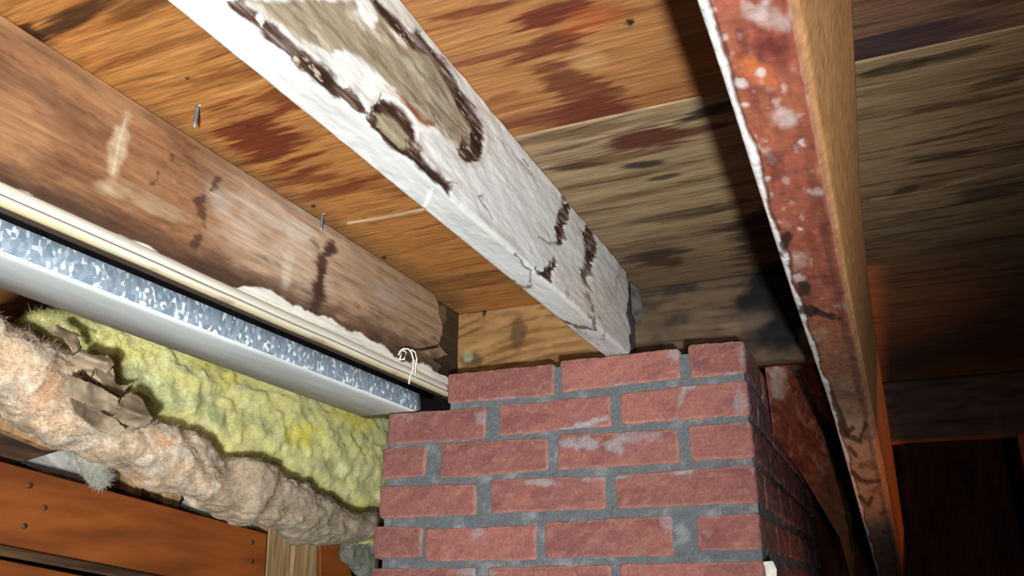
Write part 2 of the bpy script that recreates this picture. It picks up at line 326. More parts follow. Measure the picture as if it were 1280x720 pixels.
def paint_c(P, q):
    n = len(P); w1 = fbm(P, (70, 25, 70), 3, 4); w2 = fbm(P, (220, 80, 220), 9, 3)
    gr = fbm(P, (200, 14, 200), 15, 4); big = fbm(P, (22, 9, 22), 19, 3)
    qn = q+np.stack([w1*5+w2*2.5, fbm(P+5, (70, 25, 70), 4, 4)*5+w2*2], 1)
    c = base(n, (202, 201, 196))
    c = mix(c, ss(-.2, .8, big)*.55, (178, 175, 166)); c = mix(c, ss(.3, .9, gr)*.4, (168, 162, 150))
    d1, d2, d3, d4, d5, d6, d7 = dark_polys()
    tan = crop([(330, 0), (870, 0), (930, 110), (990, 170), (1050, 180), (1120, 250), (1170, 330), (1230, 450), (1260, 560), (1240, 640), (1190, 590), (1110, 515), (1060, 490), (1000, 440), (940, 370), (860, 290), (800, 230), (740, 200), (690, 215), (640, 190), (560, 170), (500, 110), (430, 70), (400, 30)], *A3)
    tm = ss(-3, 5, sdf(qn, tan))
    c = mix(c, tm*.95, (138, 124, 100)); c = mix(c, tm*ss(.0, .8, gr)*.7, (104, 88, 66)); c = mix(c, tm*ss(.25, .9, big+.4*w1)*.6, (190, 184, 166))
    lob = crop([(905, 455), (960, 490), (1000, 540), (985, 590), (940, 570), (900, 520), (880, 480)], *A3)
    wpatch = [crop([(800, 270), (860, 290), (940, 370), (1000, 440), (1080, 500), (1140, 530), (1100, 530), (1040, 520), (985, 450), (900, 380), (870, 420), (830, 440), (815, 350)], *A3),
              crop([(660, 225), (720, 245), (770, 310), (790, 350), (740, 350), (715, 300), (680, 260)], *A3),
              crop([(780, 0), (840, 0), (870, 60), (860, 120), (830, 100), (790, 50)], *A3), crop([(920, 110), (985, 140), (980, 185), (940, 160)], *A3)]
    dk = np.zeros(n)
    for d, s_ in ((d1, 3), (d2, 3), (d3, 3), (d4, 2), (d5, 2), (d6, 2), (d7, 4)):
        dk = np.maximum(dk, ss(-s_, s_*.7, sdf(qn, d)+w2*1.2))
    dk *= np.clip(1.0+.3*w1+.2*gr, 0, 1)
    for wp in wpatch: c = mix(c, ss(-3, 3, sdf(qn, wp))*.9, (222, 220, 214)); dk *= 1-ss(-2, 3, sdf(qn, wp))
    c = mix(c, dk, (66, 40, 28)); c = mix(c, dk*ss(-.2, .7, w1+.6*gr), (34, 20, 14)); c = mix(c, dk*ss(.5, .9, w2-.3*gr)*.6, (190, 176, 150))
    c = mix(c, ss(-4, 4, sdf(qn, lob))*.85, (152, 140, 112))
    c = mix(c, tm*ss(.1, .6, fbm(P, (90, 16, 60), 17, 4))*.6, (86, 70, 50)); c = mix(c, tm*ss(.35, .8, w1+.3*gr)*.5, (196, 190, 172))
    halo = np.zeros(n)
    for d in (d1, d2, d3): halo = np.maximum(halo, ss(-14, -3, sdf(qn, d))*ss(0, -3, sdf(qn, d)))
    side = ss(60, 95, 0*q[:, 0]+(q[:, 0]-200)-1.2598*q[:, 1])   # the brown halo lies on the vertical face
    c = mix(c, halo*.35*side, (150, 130, 104))
    red = crop([(940, 370), (1000, 420), (1060, 480), (1110, 500), (1085, 505), (1030, 470), (980, 420)], *A3)
    c = mix(c, ss(-3, 2, sdf(qn, red)), (128, 74, 42))
    for ln, wd, k in (([(815, 470), (835, 520), (840, 610), (790, 605), (740, 585), (722, 572)], 1.6, .9), ([(430, 130), (455, 180), (480, 220)], 1.0, .6), ([(560, 345), (580, 372), (622, 400), (618, 430), (600, 458), (560, 440), (528, 412)], 1.2, .8),
                      ([(645, 270), (690, 300), (712, 300)], 1.3, .7), ([(590, 0), (606, 25)], 2, .7), ([(735, 130), (750, 145)], 2.2, .9), ([(935, 390), (925, 440), (920, 490)], 1, .5), ([(640, 600), (700, 560), (770, 600), (850, 665)], .8, .35), ([(748, 450), (748, 510)], .8, .5), ([(860, 560), (880, 600), (872, 650)], .9, .5)):
        c = mix(c, ss(wd+1.3, wd*.4, line(qn, crop(ln, *B3)))*k, (88, 66, 48))
    c = mix(c, ss(0, .8, blob(q, 740, 375, 60, 40, .7)+.5*w1)*.3, (196, 168, 142))
    c = mix(c, ss(0, .8, blob(q, 772, 360, 30, 40, 0)+.5*w1)*.4, (170, 158, 140))
    c = mix(c, ss(1.5, .3, line(qn, [(480, 20), (560, 110), (640, 190), (700, 262)]))*.35, (140, 126, 104))
    return c
def joist_ring(cx0, cx1, z0, z1, nb=40, ns=125, disp=None, y_end=None):
    base_r = ringpts([(cx0, z0), (cx1, z0), (cx1, z1), (cx0, z1)], [nb, ns, 2, 4])
    cx = (cx0+cx1)/2; cz = (z0+z1)/2
    r = 0.0022
    b = base_r.copy()                     # soften corners
    for (a0, c0, sx, sz) in ((cx0, z0, 1, 1), (cx1, z0, -1, 1)):
        d = np.hypot(b[:, 0]-a0, b[:, 1]-c0); k = np.clip(1-d/0.006, 0, 1)**2*r
        b[:, 0] += sx*k; b[:, 1] += sz*k
    def f(y):
        P = np.stack([b[:, 0], np.full(len(b), y), b[:, 1]], 1)
        return P
    return f, len(base_r)
XC0, XC1 = -0.391, -0.349
f_, mC = joist_ring(XC0, XC1, 0.365, H-0.0015)
ysC = geo(0.20, 1.418, 0.0020)
V, Fc = sweep(ysC, f_)
side = V[:, 0] > XC1-0.0005
w_ = fbm(V, (50, 20, 50), 77, 4)
V[:, 0] += np.where(V[:, 0] > XC1-0.003, w_*0.0012, 0); V[:, 2] += np.where(V[:, 2] < 0.368, np.abs(w_)*0.001, 0)
dk_ = np.zeros(len(V)); qV = pix(V)
for d in dark_polys(): dk_ = np.maximum(dk_, ss(-3, 3, sdf(qV, d)))
V[:, 0] -= np.where(side, dk_*0.0025, 0)          # the bare patches lie a little below the mould crust
endp = [(783, 330), (786, 352), (788, 372), (786, 395), (791, 412), (790, 445), (812, 450), (812, 330)]
endr = ss(-2.5, 2.5, sdf(qV+2.5*np.stack([w_, w_], 1), endp))
V[:, 0] -= np.where(side, endr*0.014, 0)           # end set back for the dark gap at the header
cC = paint_c(V, qV)
cC = mix(cC, np.where(side, endr, 0)*.9, (44, 38, 32))  # shade of the gap at the header painted onto the joist end
me = mesh(V, Fc, cC); fixn(me)
jc = tag(obj('floor_joist', me, m_mould), 'floor joist crusted with white mould and dark brown bare patches, ending on the brick chimney', 'joist', 'floor joists')
# a sliver of wood peeling off its lower edge
p0 = onz(541, 236, .3645); p1 = onz(531, 262, .3645)
sl = slab([p0, onz(534, 243, .3635), onz(528, 258, .360), onz(531, 263, .359), onz(538, 248, .3635)], (0.0012, 0, 0.0015))
for v in sl.vertices: v.co -= Vector(jc.location)
sp = obj('peeling_sliver', sl, m_string, jc); sp['label'] = 'pale curled sliver of wood'

# ---------------------------------------------------------------- left joist
XL0, XL1 = -0.754, -0.714
def paint_l(P, q):
    n = len(P); gr = fbm(P, (150, 8, 120), 31, 4); gr2 = fbm(P, (60, 5, 60), 35, 3); big = fbm(P, (9, 7, 9), 38, 4); w1 = fbm(P, (60, 30, 60), 41, 4)
    x, y = q[:, 0], q[:, 1]
    bl = fbm(P, (24, 14, 30), 47, 4); sp2 = fbm(P+np.stack([P[:, 2], P[:, 2]*.9, P[:, 2]*0], 1), (300, 60, 300), 49, 3)
    c = base(n, (148, 104, 70)); c = mix(c, ss(-.1, .9, gr)*.45, (112, 72, 46)); c = mix(c, ss(.0, .8, bl)*.6, (96, 62, 42)); c = mix(c, ss(.25, .9, -bl)*.4, (176, 134, 96)); c = mix(c, ss(.2, .9, sp2)*.45, (78, 50, 34))
    c = mix(c, ss(.1, .8, big)*.5, (176, 132, 92))
    k = ss(230, 330, x+25*big); c = mix(c, k*.75, (192, 162, 134)); c = mix(c, k*ss(0, .7, gr)*.6, (138, 100, 72)); c = mix(c, k*ss(0.1, .7, big+.3*w1)*.6, (198, 176, 154))
    k = ss(410, 470, x+20*big); c = mix(c, k*.7, (148, 124, 96)); c = mix(c, k*ss(.1, .8, gr+.3*w1)*.5, (112, 88, 62))
    low = 262+.405*x-34                     # upper limit of the white growth
    e = y-(0.437*x+228)                      # image rows below the white edge line
    c = mix(c, ss(-46, -12, e+14*w1+10*gr2)*.8, (86, 60, 44)); c = mix(c, ss(-22, -4, e+9*w1)*.6, (58, 40, 32))
    for (bx, by, rx, ry, rot, kk, cc) in ((145, 190, 12, 50, .18, .9, (190, 166, 132)), (155, 165, 12, 30, .15, .7, (190, 170, 140)), (140, 235, 26, 16, .2, .55, (178, 152, 118)), (360, 330, 8, 40, .12, .6, (214, 196, 174)), (375, 290, 20, 20, .0, .6, (206, 190, 170)),
                                         (280, 250, 22, 26, .5, .5, (196, 180, 166)), (485, 368, 34, 20, .5, .4, (166, 152, 140)), (200, 262, 40, 14, .5, .5, (186, 160, 128)), (330, 265, 60, 14, .52, .55, (186, 172, 158)), (90, 165, 60, 14, .5, .5, (92, 60, 40)), (60, 120, 60, 14, .5, .35, (86, 60, 44)), (20, 215, 50, 9, .4, .5, (66, 44, 34))):
        c = mix(c, ss(-.1, .7, blob(q, bx, by, rx, ry, rot)+.45*w1)*kk, cc)
    c = mix(c, ss(3, .5, line(q, [(157, 150), (148, 180), (142, 215)]))*.4, (216, 200, 170))
    for ln, wd, kk in (([(272, 224), (262, 240), (246, 252), (252, 270), (256, 285), (244, 305)], 3.5, .8), ([(414, 306), (404, 320), (402, 345), (398, 372), (392, 392)], 8, .95), ([(408, 318), (416, 312)], 6, .9), ([(400, 340), (396, 372)], 7, .9), ([(198, 210), (196, 225), (188, 232)], 1.2, .7), ([(215, 195), (214, 206), (200, 214)], 1.2, .7), ([(390, 300), (398, 310)], 4, .6)):
        c = mix(c, ss(wd+3, wd*.2, line(q, ln)+5*w1+3*gr)*kk, (70, 46, 36))
    c = mix(c, ss(8, -2, line(q, [(0, 32), (150, 124), (300, 217), (420, 290), (560, 377)])-2+3*w1)*.4, (92, 70, 50))
    edge = 229+.430*x+7*fbm(P*np.array([0, 1, 0]), (1, 11, 1), 44, 2)+2.5*fbm(P*np.array([0, 1, 0]), (1, 70, 1), 46, 2)+1.5*w1-8*ss(-1, 1, blob(q, 385, 395, 70, 40))
    wt = ss(-1.5, 1.5, y-edge)*ss(XL1-.02, XL1-.008, P[:, 0])
    c = mix(c, wt, (228, 224, 210))
    return c
f_, mL = joist_ring(XL0, XL1, 0.342, H-0.0015, 4, 120)
V, Fc = sweep(geo(0.22, 1.418, 0.0022), f_)
w_ = fbm(V, (30, 14, 30), 78, 4); sd = V[:, 0] > XL1-0.003
V[:, 0] += np.where(sd, w_*0.0012, 0)
qL = pix(V)
endp = crop([(590, 170), (610, 230), (612, 290), (645, 360), (630, 430), (615, 500), (650, 545), (682, 572), (600, 600), (575, 605), (610, 625), (640, 650), (600, 690), (800, 760), (800, 200)], 440, 340, 5.536)
endr = ss(-2, 2, sdf(qL+2.0*np.stack([w_, w_], 1), endp))
cL = paint_l(V, qL)
cL = mix(cL, np.where(sd, endr, 0)*.92, (40, 28, 18))  # dark gap beside the header painted onto this joist's end
cL = mix(cL, np.where(sd, ss(0, .4, blob(qL, 559, 392, 8, 14)+.3*w_), 0)*.7, (118, 96, 66))
V[:, 0] -= np.where(sd, endr*0.012, 0)
me = mesh(V, Fc, cL); fixn(me)
jl = tag(obj('floor_joist', me, m_lum), 'brown water-stained floor joist with a white strip along its bottom, above the galvanised duct', 'joist', 'floor joists')
# grooved white strip along its lower edge
prof = [(-.7145, .3325), (-.7085, .3325), (-.7055, .3345), (-.7045, .3375), (-.706, .3405), (-.7095, .342), (-.7105, .3435), (-.709, .3455), (-.7095, .350), (-.7125, .356), (-.7146, .357)]
pr = []
for i in range(len(prof)-1):
    for t_ in (0, .5): pr.append(np.array(prof[i])*(1-t_)+np.array(prof[i+1])*t_)
pr.append(prof[-1]); pr = np.array(pr)
def rp(y):
    P = np.stack([pr[:, 0], np.full(len(pr), y), pr[:, 1]], 1); return P
V, Fc = sweep(geo(0.22, 1.35, 0.004), rp)
V[:, 2] += 0.0007*fbm(V*np.array([0, 1, 0]), (1, 8, 1), 3, 3)
z = V[:, 2]; n = len(V); c = base(n, (226, 221, 204)); w1 = fbm(V, (60, 12, 200), 5, 4)
c = mix(c, ss(.0034, .0, np.abs(z-.3425)+.0004*w1)*.6, (140, 134, 118)); c = mix(c, ss(.337, .3335, z+.0015*w1)*.8, (196, 178, 124)); c = mix(c, ss(.2, .9, w1)*.35, (176, 168, 150))
c = mix(c, ss(.4, .9, fbm(V, (1, 20, 1), 8, 3))*.4*ss(.3365, .334, z), (110, 80, 40))
me = mesh(V, Fc, c); fixn(me)
o = obj('white_strip', me, m_trim, jl); o['label'] = 'grooved white strip along the bottom edge'

# ---------------------------------------------------------------- right joist: sagging, resin-stained, dusty tan side
st = [(0.16, .372, -.068, -.006, .050, .145), (0.30, .370, -.067, -.005, .048, .145), (0.458, .358, -.0665, -.0045, .047, .140), (0.576, .352, -.0645, -.002, .044, .140), (0.727, .333, -.0625, .0005, .038, .140),
      (1.0, .308, -.058, .0045, .028, .140), (1.38, .2735, -.050, .013, .022, .14), (1.76, .192, -.041, .023, .021, .14), (2.1, .112, -.033, .031, .020, .13), (2.51, .024, -.024, .040, .019, .13), (2.72, -.03, -.020, .044, .019, .13)]
st = np.array(st)
def rr(y):
    zb, xa, xb, le, dp = [np.interp(y, st[:, 0], st[:, k]) for k in range(1, 6)]
    cs = [(xa, zb), (xb, zb), (xb+le, zb+dp), (xa+le, zb+dp)]
    b = ringpts(cs, [40, 40, 3, 10])
    for cx, cz, s_ in ((xa, zb, 1), (xb, zb, -1)):
        d = np.hypot(b[:, 0]-cx, b[:, 1]-cz); k = np.clip(1-d/0.008, 0, 1)**2*0.003
        b[:, 0] += s_*k; b[:, 1] += k
    return np.stack([b[:, 0], np.full(len(b), y), b[:, 1]], 1)
ysR = geo(0.18, 2.7, 0.0026)
# smooth interpolation of the stations
yy = np.linspace(.16, 2.72, 60); cols = [np.interp(yy, st[:, 0], st[:, k]) for k in range(1, 6)]
ker = np.array([1, 2, 3, 2, 1])/9.0
cols = [np.convolve(np.pad(a, 2, 'edge'), ker, 'valid') for a in cols]; st = np.column_stack([yy]+cols)
V, Fc = sweep(ysR, rr); mR = 93; idx = np.arange(len(V)) % mR; q = pix(V); Y = V[:, 1]
s = np.clip(idx/40.0, 0, 1)                  # 0..1 across the underside
under = idx <= 40; tanf = (idx > 40) & (idx < 81)
n = len(V); w1 = fbm(V, (50, 22, 50), 101, 4); w2 = fbm(V, (140, 60, 140), 103, 3); big = fbm(V, (16, 7, 16), 105, 4); gr = fbm(V, (160, 10, 160), 107, 3)
yp = q[:, 1]
c = base(n, (140, 76, 58)); c = mix(c, ss(-.1, .7, big), (102, 50, 40)); c = mix(c, ss(.0, .9, gr)*.4, (160, 100, 66)); c = mix(c, ss(.15, .9, w1)*.6, (180, 148, 138)); c = mix(c, ss(.45, .9, w2)*.45, (196, 172, 164)); c = mix(c, ss(.3, .9, -w1+.3*w2)*.6, (78, 40, 34))
far = ss(330, 480, yp+40*big); c = mix(c, far*.75, (134, 96, 70)); c = mix(c, far*ss(.1, .7, w1)*.7, (150, 122, 98))
fr2 = ss(470, 560, yp+30*big); c = mix(c, fr2*.85, (172, 148, 124)); c = mix(c, fr2*ss(.2, .7, w1+.2*gr)*.8, (96, 70, 54)); c = mix(c, ss(630, 700, yp)*.6, (110, 66, 50))
knot = blob(q+9*np.stack([w1, big], 1), 962, 58, 36, 26, .2); c = mix(c, ss(-.1, .3, knot+.2*w1)*.7, (122, 58, 50)); c = mix(c, ss(.3, .7, knot+.3*w2)*.6, (78, 34, 28))
c = mix(c, ss(0, .5, blob(q, 940, 85, 40, 20, .5)+.4*w1)*.6, (190, 104, 56))
for (bx, by, r_) in ((903, 45, 10), (930, 129, 8), (984, 147, 13), (955, 223, 7), (982, 148, 20), (925, 105, 10), (1000, 285, 5), (940, 12, 24), (963, 22, 26), (888, 12, 8), (1020, 240, 9), (950, 92, 8), (1002, 180, 6), (998, 348, 10)):
    b_ = blob(q+3*np.stack([w1, w2], 1), bx, by, r_*1.1, r_*.8, .2); k = ss(-.1, .6, b_+.35*w2)*(.7 if r_ < 12 else .35); c = mix(c, k, (206, 192, 184))
b_ = blob(q, 903, 45, 9, 7); c = mix(c, ss(.3, .7, b_)*.6, (120, 100, 100))
fw = .13+.05*w1+.03*np.sin(Y*40)+.06*ss(300, 0, yp)*ss(60, 200, yp)
c = mix(c, ss(.03, -.02, s-fw), (214, 208, 204)); c = mix(c, ss(.035, .008, np.abs(s-fw-.03))*.7, (58, 36, 32))
c = mix(c, ss(.06, .02, s)*ss(.1, .6, w2)*.6, (120, 105, 95))
c = mix(c, ss(.10, .03, np.abs(s-.8+.04*w1))*.5*ss(150, 260, yp), (72, 48, 42)); c = mix(c, ss(.9, .94, s+.02*w1)*.75, (178, 132, 100))
for (bx, by, rx, ry) in ((1005, 360, 10, 12), (1010, 388, 16, 8), (982, 300, 8, 18), (1033, 393, 22, 6), (1015, 480, 14, 8)):
    c = mix(c, ss(-.1, .4, blob(q, bx, by, rx, ry, .3)+.4*w2)*.9, (42, 28, 24))
for ln in ([(1040, 490), (1052, 520), (1060, 545), (1075, 552), (1082, 530)], [(1050, 530), (1056, 545), (1066, 535)], [(1066, 590), (1075, 600), (1085, 603), (1100, 600)], [(1075, 620), (1085, 632), (1090, 622)], [(1062, 560), (1070, 570)]):
    c = mix(c, ss(4, 1, line(q, ln)+2*w1)*.85, (52, 36, 28))
t_ = base(n, (186, 136, 86)); t_ = mix(t_, ss(-.3, .8, gr+.5*big)*.5, (168, 116, 70)); t_ = mix(t_, ss(.55, .8, w2)*.35, (214, 178, 130))
sel = (~under)[:, None]; c = np.where(sel, t_, c)
V[:, 2] += np.where(under, -w1*.0013-ss(.02, -.02, s-fw)*.0018, 0)
me = mesh(V, Fc, c); fixn(me)
jr = tag(obj('floor_joist', me, m_rust), 'sagging rusty red floor joist with a white fringe and tan side, right of the chimney', 'joist', 'floor joists')
for g in (jc, jl, jr): del g['group']

# ---------------------------------------------------------------- headers
def plank(name, x0, x1, y0, z0, z1, t, fn, mat, label, cat, dx=.004):
    xs = int((x1-x0)/dx)+2; zs = int((z1-z0)/dx)+2
    X, Z = np.meshgrid(np.linspace(x0, x1, xs), np.linspace(z0, z1, zs))
    P = np.stack([X.ravel(), np.full(X.size, y0), Z.ravel()], 1); P[:, 1] += .0008*fbm(P, (15, 1, 60), 3, 3)
    col = fn(P, pix(P)); k = len(P); cs = [0, xs-1, k-1, k-xs]
    bk = P[cs].copy(); bk[:, 1] = y0+t; V = np.vstack([P, bk])
    Fc = [tuple(f) for f in grid_faces(zs, xs)]
    Fc += [(k+3, k+2, k+1, k), tuple(list(range(xs-1, -1, -1))+[k, k+1]), tuple(list(range(k-xs, k))+[k+2, k+3]),
           tuple([i*xs for i in range(zs)]+[k+3, k]), tuple([i*xs+xs-1 for i in range(zs-1, -1, -1)]+[k+1, k+2])]
    me = mesh(V, Fc, np.vstack([col, col[cs]])); fixn(me)
    return tag(obj(name, me, mat, smooth=False), label, cat)
def paint_h(P, q):
    gr = fbm(P, (6, 1, 90), 201, 4); arc = fbm(np.stack([P[:, 0], P[:, 0]*0, P[:, 2]+2.0*(P[:, 0]+.5)**2*.4], 1), (10, 1, 110), 205, 4); w1 = fbm(P, (30, 1, 30), 209, 3)
    c = base(len(P), (150, 112, 68)); c = mix(c, ss(-.1, .7, arc), (116, 80, 46)); c = mix(c, ss(.2, .8, w1)*.4, (172, 134, 86))
    c = mix(c, ss(-.1, .5, blob(q, 648, 415, 12, 28)+.4*w1)*.7, (72, 50, 34)); c = mix(c, ss(0, .5, blob(q, 592, 385, 26, 10)+.4*w1)*.5, (96, 78, 62)); c = mix(c, ss(0, .4, blob(q, 590, 450, 18, 14)+.4*w1)*.7, (52, 42, 34))
    c = mix(c, ss(0, .4, blob(q, 640, 392, 18, 6)+.4*w1)*.5, (80, 64, 50)); c = mix(c, ss(0, .3, blob(q, 605, 388, 3, 9)), (26, 20, 16)); c = mix(c, ss(0, .5, blob(q, 585, 445, 9, 10)+.3*w1)*.8, (150, 150, 110))
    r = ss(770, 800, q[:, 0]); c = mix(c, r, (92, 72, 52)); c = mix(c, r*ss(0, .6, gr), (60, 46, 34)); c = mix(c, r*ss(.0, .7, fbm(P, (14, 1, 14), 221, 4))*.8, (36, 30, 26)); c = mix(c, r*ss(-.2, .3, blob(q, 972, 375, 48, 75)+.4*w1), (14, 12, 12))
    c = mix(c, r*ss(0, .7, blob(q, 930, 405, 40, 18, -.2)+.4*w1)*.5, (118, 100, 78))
    return c
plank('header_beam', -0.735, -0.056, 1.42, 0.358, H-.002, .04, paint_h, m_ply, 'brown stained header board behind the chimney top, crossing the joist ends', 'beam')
def paint_h2(P, q):
    gr = fbm(P, (4, 1, 60), 231, 4); c = base(len(P), (74, 58, 50)); c = mix(c, ss(0, .6, gr), (40, 32, 30))
    return mix(c, ss(.362, .357, P[:, 2]), (120, 70, 40))  # orange light on the lower edge painted in
plank('header_beam', -0.12, 1.0, 2.41, 0.354, H-.002, .04, paint_h2, m_ply, 'dark header board at the far end of the bay right of the rusty joist', 'beam', .01)

# ---------------------------------------------------------------- chimney
YC = 1.29
chim = tag(empty('chimney', (-0.48, YC, -1.6)), 'red brick chimney with grey mortar, its stepped top just under the joists', 'chimney')
org = np.array(chim.location)
# rows: (top-left y, bottom-left y, top-right y, bottom-right y, [(x0,x1), ...]) measured on the photograph
def zat(px, py): return ony(px, py, YC)[2]
rows = [[(559, 693, 467, 505, 453, 495), (700, 850, 450, 491, 434, 474), (861, 931, 430, 473, 424, 467)],
        [(484, 607, 516, 557, 508, 549), (623, 764, 505, 546, 493, 533), (775, 937, 492, 531, 472, 520)],
        [(477, 532, 560, 600, 556, 597), (549, 685, 553, 599, 546, 589), (696, 849, 542, 588, 535, 580), (861, 938, 533, 577, 524, 573)],
        [(473, 595, 607, 649, 604, 645), (612, 757, 598, 643, 593, 637), (769, 948, 593, 637, 579, 629)],
        [(466, 527, 657, 699, 658, 697), (530, 671, 660, 703, 655, 701), (680, 842, 652, 699, 643, 696), (871, 952, 644, 690, 640, 688)],
        [(461, 594, 710, 752, 708, 750), (609, 765, 708, 752, 705, 750), (775, 958, 704, 750, 700, 746)]]
def brick(x0, x1, y0, y1, za, zb, zc, zd, seed, side=False, corner=False, stretch=False):
    """rounded, chipped block; za/zb = bottom/top at x0, zc/zd at x1"""
    nx = max(6, int((x1-x0)/.0035)); ny = max(5, int((y1-y0)/(.006 if (corner or side) else .02))); nz = 17
    bm = bmesh.new(); vid = {}
    def vert(i, j, k):
        if (i, j, k) not in vid: vid[(i, j, k)] = bm.verts.new((i/nx, j/ny, k/nz))
        return vid[(i, j, k)]
    for i in range(nx):
        for k in range(nz):
            bm.faces.new((vert(i, 0, k), vert(i+1, 0, k), vert(i+1, 0, k+1), vert(i, 0, k+1)))
            bm.faces.new((vert(i, ny, k+1), vert(i+1, ny, k+1), vert(i+1, ny, k), vert(i, ny, k)))
    for j in range(ny):
        for k in range(nz):
            bm.faces.new((vert(nx, j, k), vert(nx, j+1, k), vert(nx, j+1, k+1), vert(nx, j, k+1)))
            bm.faces.new((vert(0, j, k+1), vert(0, j+1, k+1), vert(0, j+1, k), vert(0, j, k)))
    for i in range(nx):
        for j in range(ny):
            bm.faces.new((vert(i, j, nz), vert(i+1, j, nz), vert(i+1, j+1, nz), vert(i, j+1, nz)))
            bm.faces.new((vert(i, j+1, 0), vert(i+1, j+1, 0), vert(i+1, j, 0), vert(i, j, 0)))
    me = bpy.data.meshes.new('brick'); bm.to_mesh(me); bm.free()
    n = len(me.vertices); U = np.zeros(n*3); me.vertices.foreach_get('co', U); U = U.reshape(-1, 3)
    lo = za+(zc-za)*U[:, 0]; hi = zb+(zd-zb)*U[:, 0]
    P = np.stack([x0+(x1-x0)*U[:, 0], y0+(y1-y0)*U[:, 1], lo+(hi-lo)*U[:, 2]], 1)
    c0 = P.copy(); mid = np.stack([np.clip(P[:, 0], x0+.006, x1-.006), np.clip(P[:, 1], y0+.006, y1-.006), np.clip(P[:, 2], lo+.006, hi-.006)], 1)
    d = P-mid; L_ = np.linalg.norm(d, axis=1); P = mid+d/np.maximum(L_, 1e-6)[:, None]*np.minimum(L_, .006)[:, None]
    dirn = d/np.maximum(L_, 1e-6)[:, None]
    wob = fbm(c0+seed*3.1, (38, 38, 38), 300, 3); fine = fbm(c0, (160, 160, 160), 304, 3)
    P += dirn*(wob*.0018+fine*.0008)[:, None]
    q = pix(c0)
    # colour
    rnd = random.Random(seed); v = rnd.uniform(-.12, .12)
    big = fbm(c0+seed, (22, 22, 30), 310, 4); sm = fbm(c0+seed, (80, 80, 80), 314, 4); dia = fbm(np.stack([c0[:, 0]+c0[:, 2], c0[:, 1], c0[:, 0]-c0[:, 2]], 1)+seed, (14, 60, 60), 318, 4)
    c = base(n, (138+100*v, 88+60*v, 80+50*v)); c = mix(c, ss(-.1, .7, big)*.6, (112, 64, 64)); c = mix(c, ss(.2, .9, dia)*.25, (164, 120, 108)); c = mix(c, ss(.3, .8, fbm(c0+seed, (120, 120, 120), 341, 3))*.3, (166, 126, 114)); c = mix(c, ss(.2, .9, sm)*.3, (104, 66, 64)); c = mix(c, ss(.1, .7, fbm(c0+seed, (30, 30, 60), 331, 3))*.35, (160, 104, 84))
    et = np.minimum(np.minimum(c0[:, 0]-x0, x1-c0[:, 0]) if not side else np.minimum(c0[:, 1]-y0, y1-c0[:, 1]), np.minimum(c0[:, 2]-lo, hi-c0[:, 2]))
    c = mix(c, ss(.005, .001, et+.0016*sm)*(.6-.6*(c0[:, 0] > x1-.004)*(side or corner)), (176, 130, 110))
    c = mix(c, ss(.5, .9, big*.5+sm*.5+.25*ss(.012, 0, et))*.5, (160, 152, 150))
    for (bx, by, rx, ry, rot, k) in SMEAR: c = mix(c, ss(-.1, .5, blob(q, bx, by, rx, ry, rot)+.6*sm)*k, (150, 150, 152))
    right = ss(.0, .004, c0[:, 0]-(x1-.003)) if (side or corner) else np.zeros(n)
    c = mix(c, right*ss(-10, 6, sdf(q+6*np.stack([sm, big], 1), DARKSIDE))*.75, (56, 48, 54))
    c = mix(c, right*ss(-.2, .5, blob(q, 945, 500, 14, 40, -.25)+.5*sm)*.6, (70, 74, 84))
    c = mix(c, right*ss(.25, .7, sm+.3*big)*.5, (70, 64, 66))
    a = me.color_attributes.new('Col', 'FLOAT_COLOR', 'POINT'); a.data.foreach_set('color', np.hstack([c, np.ones((n, 1))]).ravel().astype(np.float32))
    P -= org; me.vertices.foreach_set('co', P.ravel()); me.update()
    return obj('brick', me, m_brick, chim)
SMEAR = [(735, 530, 38, 5, -.25, .9), (720, 555, 30, 9, -.1, .6), (770, 555, 12, 12, .5, .6), (600, 620, 7, 22, 0, .7), (598, 665, 8, 12, 0, .5), (680, 603, 22, 6, 0, .6), (860, 480, 10, 8, 0, .8), (852, 500, 4, 20, .3, .5),
         (760, 597, 30, 5, -.1, .6), (850, 590, 18, 6, -.2, .8), (842, 440, 8, 14, .4, .5), (800, 545, 30, 9, 0, .35), (835, 650, 12, 20, 0, .4), (775, 458, 2, 2, 0, .2), (930, 440, 8, 14, 0, .35), (925, 500, 8, 22, 0, .4), (600, 522, 10, 10, 0, .4), (630, 500, 20, 4, -.1, .5),
         (590, 715, 30, 6, 0, .5), (540, 455, 3, 3, 0, .1), (505, 520, 12, 5, 0, .25)]
DARKSIDE = [(950, 490), (967, 541), (1004, 595), (1062, 712), (1070, 760), (1045, 740), (1005, 680), (975, 630), (958, 590), (948, 540)]  # dark mortar smear with the shadow there painted in
sd_ = 1; zrows = []
for r, row in enumerate(rows):
    for bi, (xa, xb, ya, yb, yc, yd) in enumerate(row):
        last = bi == len(row)-1
        X0 = ony(xa, (ya+yb)/2, YC)[0]; X1 = ony(xb, (yc+yd)/2, YC)[0]
        if last: X1 = -0.157-.0006*r
        za, zb, zc, zd = zat(xa, yb), zat(xa, ya), zat(xb, yd), zat(xb, yc)
        dep = .20 if (last and r in (0, 2, 4)) else (.095)
        if last: zrows.append((zc, zd, YC+dep, X1))
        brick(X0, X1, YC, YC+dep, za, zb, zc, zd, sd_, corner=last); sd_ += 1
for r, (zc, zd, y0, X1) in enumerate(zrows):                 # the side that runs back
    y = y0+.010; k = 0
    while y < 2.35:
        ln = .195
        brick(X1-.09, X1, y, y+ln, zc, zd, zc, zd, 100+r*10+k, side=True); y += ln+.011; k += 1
for k in range(5):                                            # left side returns behind the corner bricks
    xa, xb, ya, yb, yc, yd = rows[k][0]
    X0 = ony(xa, (ya+yb)/2, YC)[0]; brick(X0, X0+.09, YC+.106, YC+.30, zat(xa, yb), zat(xa, ya), zat(xa, yb), zat(xa, ya), 200+k)
